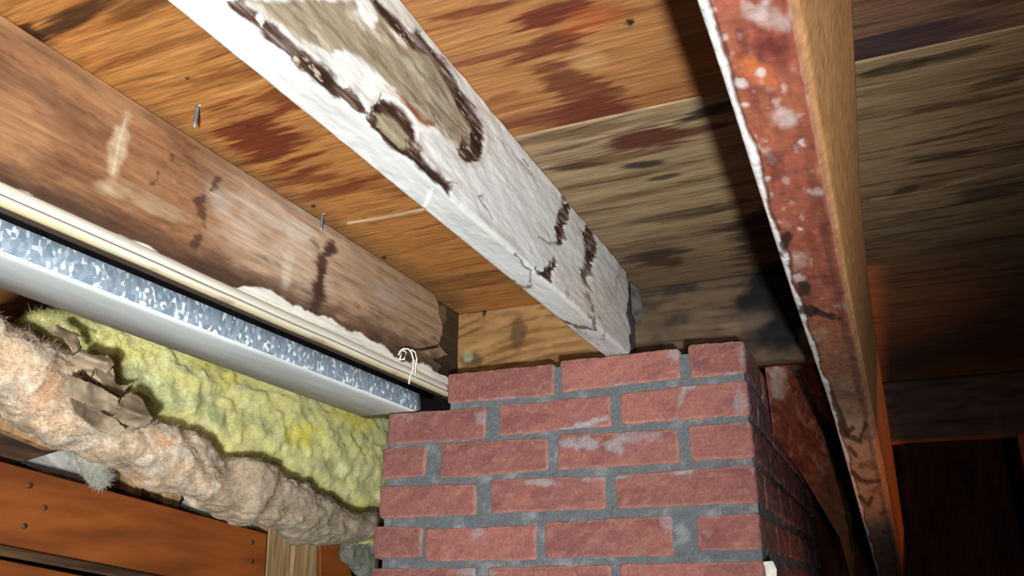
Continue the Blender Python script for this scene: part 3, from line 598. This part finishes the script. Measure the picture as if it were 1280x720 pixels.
# mortar core: stepped outline, recessed and lumpy
zs_ = [-1.6, .0]+list(np.linspace(.005, .298, 90))
def mortar_core():
    Vs = []; Fs = []
    def block(x0, x1, y0, y1, z0, z1, dx=.004):
        off = sum(len(v) for v in Vs)
        def face(o, u, v, nu, nv):
            off = sum(len(a) for a in Vs); a_ = np.linspace(0, 1, nu)[None, :, None]; b_ = np.linspace(0, 1, nv)[:, None, None]
            P = np.array(o)+a_*np.array(u)+b_*np.array(v); P = P.reshape(-1, 3); Vs.append(P)
            Fs.extend([tuple(f) for f in grid_faces(nv, nu, off=off)])
        nx = int((x1-x0)/dx)+2; nz = int((z1-z0)/dx)+2; ny = int((y1-y0)/.008)+2
        face((x0, y0, z0), (x1-x0, 0, 0), (0, 0, z1-z0), nx, nz)
        face((x1, y0, z0), (0, y1-y0, 0), (0, 0, z1-z0), ny, nz)
        face((x1, y1, z0), (x0-x1, 0, 0), (0, 0, z1-z0), 2, 2)
        face((x0, y1, z0), (0, y0-y1, 0), (0, 0, z1-z0), ny, nz)
        face((x0, y0, z1), (x1-x0, 0, 0), (0, y1-y0, 0), nx, ny)
        face((x0, y1, z0), (x1-x0, 0, 0), (0, y0-y1, 0), 2, 2)
    block(-.800, -.161, YC+.004, 2.35, -.06, .292)
    block(-.675, -.161, YC+.004, 1.5, .292, .352)
    block(-.800, -.161, YC+.004, 2.35, -1.6, -.06, .05)
    return np.vstack(Vs), Fs
V, Fc = mortar_core()
V[:, 1] += np.where(V[:, 1] < YC+.01, .0022*fbm(V, (45, 45, 45), 400, 4), 0); V[:, 0] += np.where(V[:, 0] > -.165, .002*fbm(V, (45, 45, 45), 402, 4), 0)
c = base(len(V), (98, 100, 102)); c = mix(c, ss(0, .8, fbm(V, (40, 40, 40), 404, 4))*.7, (138, 138, 138)); c = mix(c, ss(.1, .8, fbm(V, (70, 70, 70), 408, 4))*.5, (78, 78, 80))
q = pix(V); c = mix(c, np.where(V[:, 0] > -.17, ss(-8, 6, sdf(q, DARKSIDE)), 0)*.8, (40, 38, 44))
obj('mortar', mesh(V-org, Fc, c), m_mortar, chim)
# small white scrap hanging at the lower right corner
o = obj('plaster_dab', slab([p-org for p in (ony(953, 702, YC-.003), ony(966, 701, YC-.003), ony(971, 712, YC-.003), ony(970, 735, YC-.003), ony(958, 735, YC-.003), ony(956, 710, YC-.003))], (0, .004, 0)), m_string, chim); o['label'] = 'white dab of plaster on the corner'

# board leaning along the chimney's side
def bx(px, py, y): return ony(px, py, y)
Pb = [bx(955, 450, 1.50), bx(983, 448, 1.54), bx(1029, 541, 2.05), bx(1049, 612, 2.2), bx(1069, 690, 2.33), bx(1066, 730, 2.33), bx(1050, 672, 2.25), bx(1004, 595, 2.02), bx(967, 541, 1.55)]
m_side = painted('reddish_board', .75, (120, 12, 120), .2, .3)
def dense_quad_strip(L1, L2, nu, nv, t, fn, mat):
    """surface between two 3d polylines, with thickness vector t"""
    def rs(Lx, n):
        Lx = np.array(Lx); d = np.r_[0, np.cumsum(np.linalg.norm(np.diff(Lx, axis=0), axis=1))]; u = np.linspace(0, d[-1], n)
        return np.stack([np.interp(u, d, Lx[:, k]) for k in range(3)], 1)
    A = rs(L1, nu); B = rs(L2, nu); P = (A[None]*(1-np.linspace(0, 1, nv))[:, None, None]+B[None]*np.linspace(0, 1, nv)[:, None, None]).reshape(-1, 3)
    k = len(P); Q = P+np.array(t); V = np.vstack([P, Q]); Fc = [tuple(f) for f in grid_faces(nv, nu)]+[tuple(f[::-1]) for f in grid_faces(nv, nu, off=k)]
    bnd = list(range(nu))+[i*nu+nu-1 for i in range(1, nv)]+list(range(k-2, k-nu-1, -1))+[i*nu for i in range(nv-2, 0, -1)]
    for i in range(len(bnd)): a, b = bnd[i], bnd[(i+1) % len(bnd)]; Fc.append((b, a, a+k, b+k))
    c = fn(V, pix(V)); me = mesh(V, Fc, c); fixn(me); return me
def paint_b(P, q):
    w1 = fbm(P, (40, 14, 40), 501, 4); gr = fbm(P, (90, 6, 90), 503, 4); c = base(len(P), (128, 70, 50)); c = mix(c, ss(-.1, .7, gr), (86, 46, 36)); c = mix(c, ss(.2, .7, w1)*.7, (160, 120, 100))
    c = mix(c, ss(0, .5, blob(q, 972, 478, 14, 26, -.4)+.4*w1)*.7, (176, 160, 148)); c = mix(c, ss(580, 640, q[:, 1]+20*w1)*.6, (130, 84, 44))
    c = mix(c, ss(3, .5, line(q, [(1040, 560), (1052, 612), (1066, 690)])+2*w1)*.7, (40, 26, 18)); return c
me = dense_quad_strip([Pb[0], Pb[8], Pb[7], Pb[6], Pb[5]], [Pb[1], Pb[2], Pb[3], Pb[4], Pb[4]], 160, 30, (.0, .02, .0), paint_b, m_side)
tag(obj('leaning_board', me, m_side), 'reddish brown weathered board slanting down along the right side of the brick chimney', 'board')
Pk = [(983, 449, 1.80), (1012, 443, 1.80), (1052, 560, 2.25), (1070, 690, 2.6)]; Pk2 = [(960, 462, 1.80), (990, 470, 1.80), (1029, 541, 2.25), (1060, 690, 2.6)]
me = dense_quad_strip([bx(*p) for p in Pk2], [bx(*p) for p in Pk], 60, 12, (0, .03, 0), lambda P, q: mix(mix(base(len(P), (58, 40, 30)), ss(0, .6, fbm(P, (60, 30, 60), 511, 4)), (22, 17, 15)), ss(.4, .8, fbm(P, (90, 60, 90), 515, 3))*.5, (110, 84, 62)), m_side)
tag(obj('dark_plank', me, m_side), 'rotten near-black plank between the leaning board and the rusty joist', 'board')

# orange-lit post at the far right
tag(obj('support_post', bevel_box(.346, .42, 2.36, 2.43, -1.6, .353, .002), m_post), 'timber post under the far header at the right edge of the picture', 'post')

# ---------------------------------------------------------------- galvanised duct
m_galv = bpy.data.materials.new('galvanised_steel'); m_galv.use_nodes = True
N = m_galv.node_tree.nodes; L = m_galv.node_tree.links; b = N['Principled BSDF']
tc = N.new('ShaderNodeTexCoord'); mp = N.new('ShaderNodeMapping'); mp.inputs['Scale'].default_value = (330, 200, 150); L.new(tc.outputs['Object'], mp.inputs[0])
nz_ = N.new('ShaderNodeTexNoise'); nz_.inputs['Scale'].default_value = 90; L.new(tc.outputs['Object'], nz_.inputs[0])
ad = N.new('ShaderNodeVectorMath'); ad.operation = 'ADD'; L.new(mp.outputs[0], ad.inputs[0]); L.new(nz_.outputs['Color'], ad.inputs[1])
vo = N.new('ShaderNodeTexVoronoi'); vo.inputs['Scale'].default_value = 1.0; L.new(ad.outputs[0], vo.inputs[0])
cr = N.new('ShaderNodeValToRGB'); e = cr.color_ramp.elements
e[0].position = 0.1; e[0].color = (*lin((128, 142, 154)), 1); e[1].position = .80; e[1].color = (*lin((158, 172, 184)), 1)
e2 = cr.color_ramp.elements.new(.93); e2.color = (*lin((238, 244, 248)), 1)
sp_ = N.new('ShaderNodeSeparateColor'); L.new(vo.outputs['Color'], sp_.inputs[0]); L.new(sp_.outputs[0], cr.inputs[0]); L.new(cr.outputs[0], b.inputs['Base Color'])
b.inputs['Metallic'].default_value = 0.1; b.inputs['Roughness'].default_value = 0.5
m_galvb = noisy('pale_galvanised_underside', (214, 218, 214), (240, 242, 238), (40, 6, 40), .6, .1, metal=0)  # plain pale grey, lighter than the spangled side
duct = tag(empty('duct', (-.80, .78, .32)), 'galvanised steel duct with spangled side running below the left joist', 'duct')
do = np.array(duct.location)
def lerp(a, b_, t): return a+(b_-a)*t
def duct_corner(y):
    t = (y-.4)/(1.35-.4); return lerp(.3425, .338, t), lerp(.3115, .304, t), lerp(-.852, -.882, t)
def duct_side(y):
    zt, zb_, xl = duct_corner(y); P = [(-.760, zt), (-.7585, zt-.001), (-.7585, zb_+.002), (-.760, zb_+.0003), (-.765, zb_+.0003), (-.765, zt)]
    return np.array([(a, y, c_) for a, c_ in P])
V, Fc = sweep(np.linspace(.2, 1.345, 40), duct_side); me = mesh(V-do, Fc); fixn(me); o = obj('side_panel', me, m_galv, duct, smooth=False); o['label'] = 'spangled bare zinc side'
def duct_bot(y):
    zt, zb_, xl = duct_corner(y); return np.array([(a, y, c_) for a, c_ in [(-.7605, zb_), (-.775, zb_-.0008), (xl, zb_-.001), (xl-.002, zb_+.002), (xl-.002, zt), (-.7655, zt), (-.7655, zb_+.003), (-.7605, zb_+.0015)]])
V, Fc = sweep(np.linspace(.2, 1.345, 40), duct_bot); me = mesh(V-do, Fc); fixn(me); o = obj('bottom_panel', me, m_galvb, duct, smooth=False); o['label'] = 'pale grey underside'
def shade_strip(y):
    zt, zb_, xl = duct_corner(y); return np.array([(a, y, c_) for a, c_ in [(-.7575, zt), (-.7575, zt+.014), (-.764, zt+.014), (-.764, zt)]])  # black strip added where the gap above the duct lies in shade
V, Fc = sweep(np.linspace(.2, 1.38, 10), lambda y: shade_strip(y)); me = mesh(V-do, Fc); fixn(me); o = obj('gap_shade_strip', me, m_black, duct, smooth=False); o['label'] = 'black strip standing in for the shaded gap above the duct'

# ---------------------------------------------------------------- insulation
def wool(name, ctrl, xplane, thick, fn, seed, lump=.3, nu=320, nv=110, parent=None, fine=.06, nf=2500):
    """ctrl: (px, py, half height px); a lumpy closed roll lying on the plane x = xplane"""
    ctrl = np.array(ctrl, float); pts = []; rad = []
    for px_, py_, r_ in ctrl:
        p = onx(px_, py_, xplane); up = onx(px_, py_-r_, xplane); pts.append(p); rad.append(np.linalg.norm(up-p))
    pts = np.array(pts); rad = np.array(rad); u = np.linspace(0, len(pts)-1, nu); k = np.arange(len(pts))
    Cn = np.stack([np.interp(u, k, pts[:, i]) for i in range(3)], 1); Rn = np.interp(u, k, rad)
    kr = np.hanning(31); kr /= kr.sum()
    sm = lambda a: np.convolve(np.pad(a, 15, 'edge'), kr, 'valid')
    Cn = np.stack([sm(Cn[:, i]) for i in range(3)], 1); Rn = sm(Rn)
    T = np.gradient(Cn, axis=0); T /= np.linalg.norm(T, axis=1)[:, None]
    n1 = np.tile([1.0, 0, 0], (nu, 1)); n1 -= (n1*T).sum(1)[:, None]*T; n1 /= np.linalg.norm(n1, axis=1)[:, None]; n2 = np.cross(n1, T)
    th = np.linspace(0, 2*np.pi, nv, endpoint=False)
    e_ = np.clip(np.minimum(np.arange(nu), np.arange(nu)[::-1])/10.0, 0.05, 1)**.5
    cth = np.sign(np.cos(th))*np.abs(np.cos(th))**.7; sth = np.sign(np.sin(th))*np.abs(np.sin(th))**.8
    D = cth[None, :, None]*n1[:, None]*thick*(e_)[:, None, None]+sth[None, :, None]*n2[:, None]*(Rn*e_)[:, None, None]
    P = (Cn[:, None]+D).reshape(-1, 3); Dn = D.reshape(-1, 3); Dn = Dn/np.linalg.norm(Dn, axis=1)[:, None]
    rr_ = np.repeat(Rn, nv)
    l1 = fbm(P, (16, 16, 16), seed, 3); l2 = fbm(P, (42, 42, 42), seed+5, 4); fold = 1-np.abs(fbm(P, (22, 12, 30), seed+9, 3))*2
    l3 = fbm(P, (150, 150, 150), seed+11, 4)
    h = l1*lump*.55+l2*lump*.13-np.clip(fold, 0, 1)**6*lump*.2+l3*fine*.3
    P = P+Dn*(h*np.minimum(rr_, .05))[:, None]
    c = fn(P, pix(P), h, l2, l3)
    Fc = [tuple(f) for f in grid_faces(nu, nv, True)]; Fc.append(tuple(range(nv))); Fc.append(tuple((nu-1)*nv+k_ for k_ in reversed(range(nv))))
    me = mesh(P, Fc, c); fixn(me); root = obj(name, me, m_wool, parent)
    if nf:
        rg = np.random.default_rng(seed); vis = np.flatnonzero((Dn[:, 0] > -.2)); pick = rg.choice(vis, nf)
        ln = rg.uniform(.005, .014, nf)[:, None]; d1 = rg.normal(size=(nf, 3)); nn = Dn[pick]; d1 -= (d1*nn).sum(1)[:, None]*nn*.75; d1 /= np.linalg.norm(d1, axis=1)[:, None]
        d2 = d1+rg.normal(size=(nf, 3))*.5; wv = np.cross(d1, nn); wv /= np.maximum(np.linalg.norm(wv, axis=1), 1e-6)[:, None]; wv *= .00022
        a0 = P[pick]-nn*.0005; a1 = a0+d1*ln*.5+nn*.0009; a2 = a1+d2*ln*.5
        FV = np.stack([a0-wv, a0+wv, a1-wv, a1+wv, a2], 1).reshape(-1, 3); k5 = np.arange(nf)*5
        FF = [tuple(t) for t in np.stack([k5, k5+1, k5+3, k5+2], 1)]+[tuple(t) for t in np.stack([k5+2, k5+3, k5+4], 1)]
        fc = np.repeat(np.clip(c[pick]*rg.uniform(.9, 1.5, (nf, 1)), 0, .95), 5, 0)
        fo = obj('loose_fibres', mesh(FV, FF, fc), m_wool, root); fo['kind'] = 'stuff'
    return root
def c_yellow(P, q, h, l2, l3):
    n = len(P); big = fbm(P, (9, 9, 14), 601, 4); st_ = fbm(P, (12, 16, 80), 605, 4)
    c = base(n, (222, 214, 140)); c = mix(c, ss(0, .7, big)*.8, (226, 214, 84)); c = mix(c, ss(0, .7, st_)*.6, (232, 228, 172)); c = mix(c, ss(.2, .8, -big)*.8, (176, 178, 128)); c = mix(c, ss(.3, .8, l2)*.4, (236, 232, 196))
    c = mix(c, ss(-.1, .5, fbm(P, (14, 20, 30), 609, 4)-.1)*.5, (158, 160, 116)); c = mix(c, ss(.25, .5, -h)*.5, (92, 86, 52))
    return c
def c_pink(P, q, h, l2, l3):
    n = len(P); big = fbm(P, (14, 14, 14), 621, 4); c = base(n, (206, 180, 150)); c = mix(c, ss(-.1, .6, big)*.6, (214, 166, 126)); c = mix(c, ss(.0, .7, l2)*.6, (224, 214, 194)); c = mix(c, ss(.0, .7, -big+.4*l3)*.65, (146, 126, 102)); c = mix(c, ss(.2, .7, fbm(P, (24, 24, 40), 627, 4))*.5, (196, 186, 168))
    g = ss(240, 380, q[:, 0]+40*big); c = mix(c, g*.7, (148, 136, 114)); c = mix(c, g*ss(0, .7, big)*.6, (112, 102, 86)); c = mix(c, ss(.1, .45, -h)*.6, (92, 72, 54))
    c = mix(c, ss(.1, .7, fbm(P, (30, 30, 30), 625, 4)-.1)*.4, (120, 96, 70)); return c
def c_grey(P, q, h, l2, l3):
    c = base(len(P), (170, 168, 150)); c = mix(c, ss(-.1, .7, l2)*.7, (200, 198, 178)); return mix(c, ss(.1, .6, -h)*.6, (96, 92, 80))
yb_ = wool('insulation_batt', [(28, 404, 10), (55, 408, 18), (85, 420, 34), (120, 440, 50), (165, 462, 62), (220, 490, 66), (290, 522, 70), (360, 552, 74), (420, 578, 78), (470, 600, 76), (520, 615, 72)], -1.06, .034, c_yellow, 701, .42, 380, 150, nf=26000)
tag(yb_, 'yellow glass wool insulation batt bulging out below the galvanised duct', 'insulation')
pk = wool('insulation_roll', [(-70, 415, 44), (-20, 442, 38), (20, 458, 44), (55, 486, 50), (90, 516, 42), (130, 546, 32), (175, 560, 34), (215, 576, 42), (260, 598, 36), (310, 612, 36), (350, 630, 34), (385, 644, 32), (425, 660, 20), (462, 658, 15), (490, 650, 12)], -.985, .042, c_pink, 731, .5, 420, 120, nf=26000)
tag(pk, 'dirty pinkish beige roll of old insulation sagging under the yellow batt', 'insulation')
g1 = wool('insulation_scrap', [(228, 628, 8), (250, 636, 14), (280, 642, 15), (310, 650, 13), (335, 657, 8)], -1.15, .02, c_grey, 761, .4, 90, 50)
tag(g1, 'small grey green tuft of insulation between the roll and the orange plank', 'insulation')
g2 = wool('insulation_scrap', [(100, 562, 8), (115, 575, 16), (122, 592, 16), (128, 606, 10)], -1.03, .015, c_grey, 771, .4, 80, 44)
tag(g2, 'short beige tuft of insulation hanging down left of the dark gap', 'insulation')
g3 = wool('insulation_scrap', [(425, 690, 8), (445, 688, 26), (462, 690, 34), (485, 700, 40)], -1.09, .02, lambda P, q, h, a, b_: mix(c_grey(P, q, h, a, b_), np.full(len(P), .55), (90, 86, 78)), 781, .5, 90, 50)
tag(g3, 'dark grey lump of insulation wedged against the left side of the chimney', 'insulation')
# crumpled paper facing torn off the roll
def crumple(pxs, xplane, seed, amp=.008, mat=None, parent=None, name='paper_facing', t=.0012):
    poly = np.array(pxs, float); x0, y0 = poly.min(0); x1, y1 = poly.max(0); g = 1.5
    nx = int((x1-x0)/g)+2; ny = int((y1-y0)/g)+2; X, Y_ = np.meshgrid(np.linspace(x0, x1, nx), np.linspace(y0, y1, ny)); q = np.stack([X.ravel(), Y_.ravel()], 1)
    inside = sdf(q, poly)+1.2*fbm(np.c_[q, q[:, :1]*0], (.12, .12, 1), seed, 3) > 0
    D = np.array([ray(a, b_) for a, b_ in q]); P0 = D*(xplane/D[:, :1])
    r1 = np.abs(fbm(P0, (20, 13, 16), seed, 1)); r2 = np.abs(fbm(P0, (60, 40, 60), seed+3, 2)); P = D*((xplane+amp*(1.5-2.4*r1-.35*r2))/D[:, 0])[:, None]
    used = np.flatnonzero(inside); mp_ = -np.ones(len(q), int); mp_[used] = np.arange(len(used)); G = grid_faces(ny, nx); G = G[inside[G].all(1)]
    me = mesh(P[used], mp_[G]); o = obj(name, me, mat or m_paper, parent, smooth=False)
    md = o.modifiers.new('thickness', 'SOLIDIFY'); md.thickness = t; return o
k4 = 4.8
def c4(p): return crop(p, 0, 370, 4.8)
for i, (pp, xp, am) in enumerate(((c4([(285, 185), (340, 165), (400, 200), (470, 225), (530, 240), (520, 275), (470, 250), (490, 320), (440, 350), (380, 260), (300, 210)]), -.930, .016),
                                (c4([(440, 350), (490, 320), (560, 350), (650, 350), (690, 420), (640, 470), (570, 430), (550, 500), (500, 440), (440, 470)]), -.940, .016),
                                (c4([(570, 400), (640, 370), (680, 430), (700, 520), (760, 530), (830, 495), (720, 610), (640, 560), (550, 500)]), -.955, .014),
                                (c4([(410, 470), (550, 515), (640, 565), (715, 615), (700, 700), (600, 690), (480, 640), (400, 600), (350, 560)]), -.915, .010),
                                (c4([(720, 610), (780, 570), (840, 600), (890, 680), (920, 740), (880, 790), (800, 800), (700, 800), (640, 740), (700, 700)]), -.920, .014),
                                (c4([(400, 600), (560, 660), (700, 740), (760, 800), (700, 850), (560, 800), (430, 700)]), -.912, .010))):
    o = crumple(pp, xp, 800+i*7, am, parent=pk); o['label'] = 'crumpled brown paper facing torn open'

# ---------------------------------------------------------------- timbers at the lower left
XB = -1.08
def bp(px_, py_, x=XB): return onx(px_, py_, x)
fd = bp(200, 718)-bp(0, 679); fd = fd/np.linalg.norm(fd)
me = slab([bp(-160, 533), bp(334, 667), bp(330, 742), bp(200, 718), bp(0, 679), bp(-160, 640)], (-.038, 0, 0))
pl = tag(obj('framing_plank', me, m_orange, smooth=False), 'orange brown wooden plank with nail heads crossing the lower left corner', 'plank')
for (a, b_) in ((37, 607), (30, 658), (315, 678), (315, 702), (55, 635)):
    p = bp(a, b_, XB+.0005); o = obj('nail_head', tube([p-np.array([.002, 0, 0]), p+np.array([.0012, 0, 0])], .0042, 12), m_rusty, pl)
o = obj('lower_ledge', slab([bp(-160, 640), bp(0, 682), bp(200, 721), bp(330, 745), bp(330, 760, -1.1), bp(200, 732, -1.1), bp(0, 695, -1.1), bp(-160, 655, -1.1)], (-.01, 0, .004)), m_plankd, pl, smooth=False)
o['label'] = 'dark weathered lower edge'
tag(obj('framing_plank', slab([bp(-160, 662, -1.13), bp(0, 699, -1.13), bp(140, 727, -1.13), bp(140, 800, -1.13), bp(-160, 800, -1.13)], (-.03, 0, 0)), m_orange, smooth=False), 'reddish plank just showing below the orange plank, in the bottom left corner', 'plank')
def stud(pts, x, mat, lab, t=(-.035, 0, 0)):
    return tag(obj('stud', slab([bp(a, b_, x) for a, b_ in pts], t), mat, smooth=False), lab, 'stud')
stud([(338, 650), (364, 655), (358, 780), (328, 780)], -1.10, m_stud, 'pale stud butting against the end of the orange plank')
stud([(370, 655), (398, 660), (396, 780), (361, 780)], -1.11, m_stud, 'pale stud second from the orange plank, beyond a narrow gap')
stud([(400, 668), (420, 664), (446, 735), (450, 780), (402, 780)], -1.13, m_orange, 'slanting brown board between the pale studs and the chimney')
stud([(420, 664), (436, 668), (440, 790), (424, 790)], -1.18, m_stud, 'short pale block behind the slanting brown board')
stud([(136, 572), (165, 580), (165, 790), (136, 790)], -1.20, m_plankd, 'dark stud in the gap under the insulation roll')
stud([(168, 580), (180, 584), (164, 790), (152, 790)], -1.17, m_stud, 'thin pale batten in the gap under the insulation roll')
stud([(205, 615), (226, 618), (222, 790), (196, 790)], -1.16, m_stud, 'pale wood block under the insulation roll, left of the grey tuft')
stud([(178, 588), (210, 600), (208, 790), (175, 790)], -1.19, m_plankd, 'dark brown block behind the thin pale batten')
tag(obj('rafter_end', slab([bp(-90, 420, -1.06), bp(0, 494, -1.06), bp(45, 530, -1.06), bp(62, 548, -1.06), bp(0, 522, -1.06), bp(-90, 490, -1.06)], (-.03, 0, 0)), m_orange, smooth=False), 'orange brown timber edge under the left end of the insulation roll', 'timber')
tag(obj('batten', slab([bp(-90, 488, -1.05), bp(0, 520, -1.05), bp(60, 546, -1.05), (bp(92, 562, -1.05)), bp(66, 562, -1.05), bp(0, 535, -1.05), bp(-90, 505, -1.05)], (-.02, 0, 0)), m_stud, smooth=False), 'light brown batten slanting under the orange timber edge at the left', 'timber')
tag(obj('dark_block', slab([bp(-90, 500, -1.12), bp(0, 530, -1.12), bp(80, 562, -1.12), bp(20, 580, -1.12), bp(-90, 580, -1.12)], (-.03, 0, 0)), m_plankd, smooth=False), 'dark weathered timber at the left edge above the white sheet', 'timber')
o = crumple([(10, 572), (60, 564), (85, 560), (100, 572), (118, 604), (122, 615), (60, 596)], -1.14, 901, .012, m_sheet, None, 'sheet_scrap', .002)
tag(o, 'curled grey white sheet resting on the orange plank', 'scrap')
tag(obj('cross_timber', bevel_box(-1.45, -1.28, .9, .95, .05, .46, .003), m_plankd), 'dark brown timber in shadow behind the upper left of the insulation', 'timber')

# ---------------------------------------------------------------- nails and string
def nail_down(px_, py_, tip, lab, r=.0024):
    p = onz(px_, py_, H); zt = np.linspace(H, H-.1, 200); best = min(zt, key=lambda z_: abs(pix(np.array([[p[0], p[1], z_]]))[0, 1]-tip))
    t = tag(empty('nail', (p[0], p[1], H)), lab, 'nail')
    q0 = np.array([0, 0, .002]); q1 = np.array([0, 0, best-H]); L_ = q1-q0
    obj('shank', tube([q0, q0+L_*.6, q0+L_*.85, q1], [r, r, r*.7, r*.15], 10), m_steel, t)
    o_ = obj('splinters', tube([np.array([-.004, 0, .0006]), np.array([0, 0, -.0012]), np.array([.004, .001, .0006])], [.0004, .0016, .0004], 6), m_string, t); o_['label'] = 'pale raised wood splinters'
    return t
nail_down(247, 132, 160, 'grey nail point poking down through the plywood left of the white joist')
nail_down(403, 267, 289, 'short nail point poking through the plywood close to the brown joist', .0022)
p0 = onx(546, 433, XL1+.001); p1 = onx(508, 442, XL1+.022)
bn = tag(empty('bent_nail', tuple(p0)), 'rusty bent nail sticking out of the brown joist with white string on it', 'nail')
obj('shank', tube([p0*0, (p1-p0)*.5, p1-p0], .0022, 10), m_rusty, bn)
dn = (p0-p1)/np.linalg.norm(p0-p1); obj('head', tube([-dn*.001, dn*.0015], .0042, 12), m_rusty, bn)
def sx(a, b_, d): return onx(a, b_, XL1+d)
t1 = tube([sx(499, 440, .010), sx(504, 436, .018), sx(510, 436, .022), sx(514, 440, .024), sx(517, 450, .020), sx(516, 462, .016), sx(512, 474, .014), sx(511, 480, .012)], .0015, 8)
me = t1; so = tag(obj('string_tie', me, m_string), 'white string knotted round the bent nail, its ends hanging down', 'string')
obj('loose_end', tube([sx(514, 437, .023), sx(519, 440, .022), sx(521, 449, .02), sx(519, 460, .017), sx(520, 472, .014)], .0012, 8), m_string, so)
obj('knot', tube([sx(498, 444, .012), sx(502, 437, .019), sx(508, 440, .024), sx(505, 449, .021), sx(500, 450, .016), sx(502, 441, .014)], .0018, 8), m_string, so)
# steel shim at the end of the white joist
tag(obj('steel_shim', slab([ony(787, 352, 1.352), ony(801, 362, 1.352), ony(803, 400, 1.352), ony(796, 408, 1.352), ony(789, 390, 1.352)], (0, .003, 0)), noisy('dull_grey', (44, 44, 42), (84, 82, 76), (60, 60, 60)), smooth=False), 'small dull grey shim wedged at the end of the white joist', 'shim')

# ---------------------------------------------------------------- unseen lamp housing, added so its slot cuts the orange light to a strip
wl = tag(empty('added_lamp_housing', (0.25, 1.95, -1.6)), 'unseen lamp housing added beneath the right bay to narrow the orange light', 'lamp')
def part(nm, b): return obj(nm, bevel_box(*b, .0005), m_steel, wl, smooth=False)
part('base', (-.10, .10, -.12, .12, 0, .02)); part('post', (-.012, .012, -.012, .012, .02, .36)); part('baffle_floor', (-.06, .06, -.32, .32, .36, .37))
part('baffle_side', (-.034, -.0160, -.32, .32, .494, .50)); part('baffle_side', (-.034, -.030, -.32, .32, .37, .494)); part('baffle_side', (-.0104, .06, -.32, .32, .494, .50)); part('baffle_side', (.056, .06, -.32, .32, .37, .494))
part('baffle_end', (-.034, .06, -.324, -.32, .37, .50)); part('baffle_end', (-.034, .06, .32, .324, .37, .50))
part('baffle_flap', (-.030, .056, -.32, -.026, .486, .492)); part('baffle_flap', (-.030, .056, .04, .32, .486, .492))
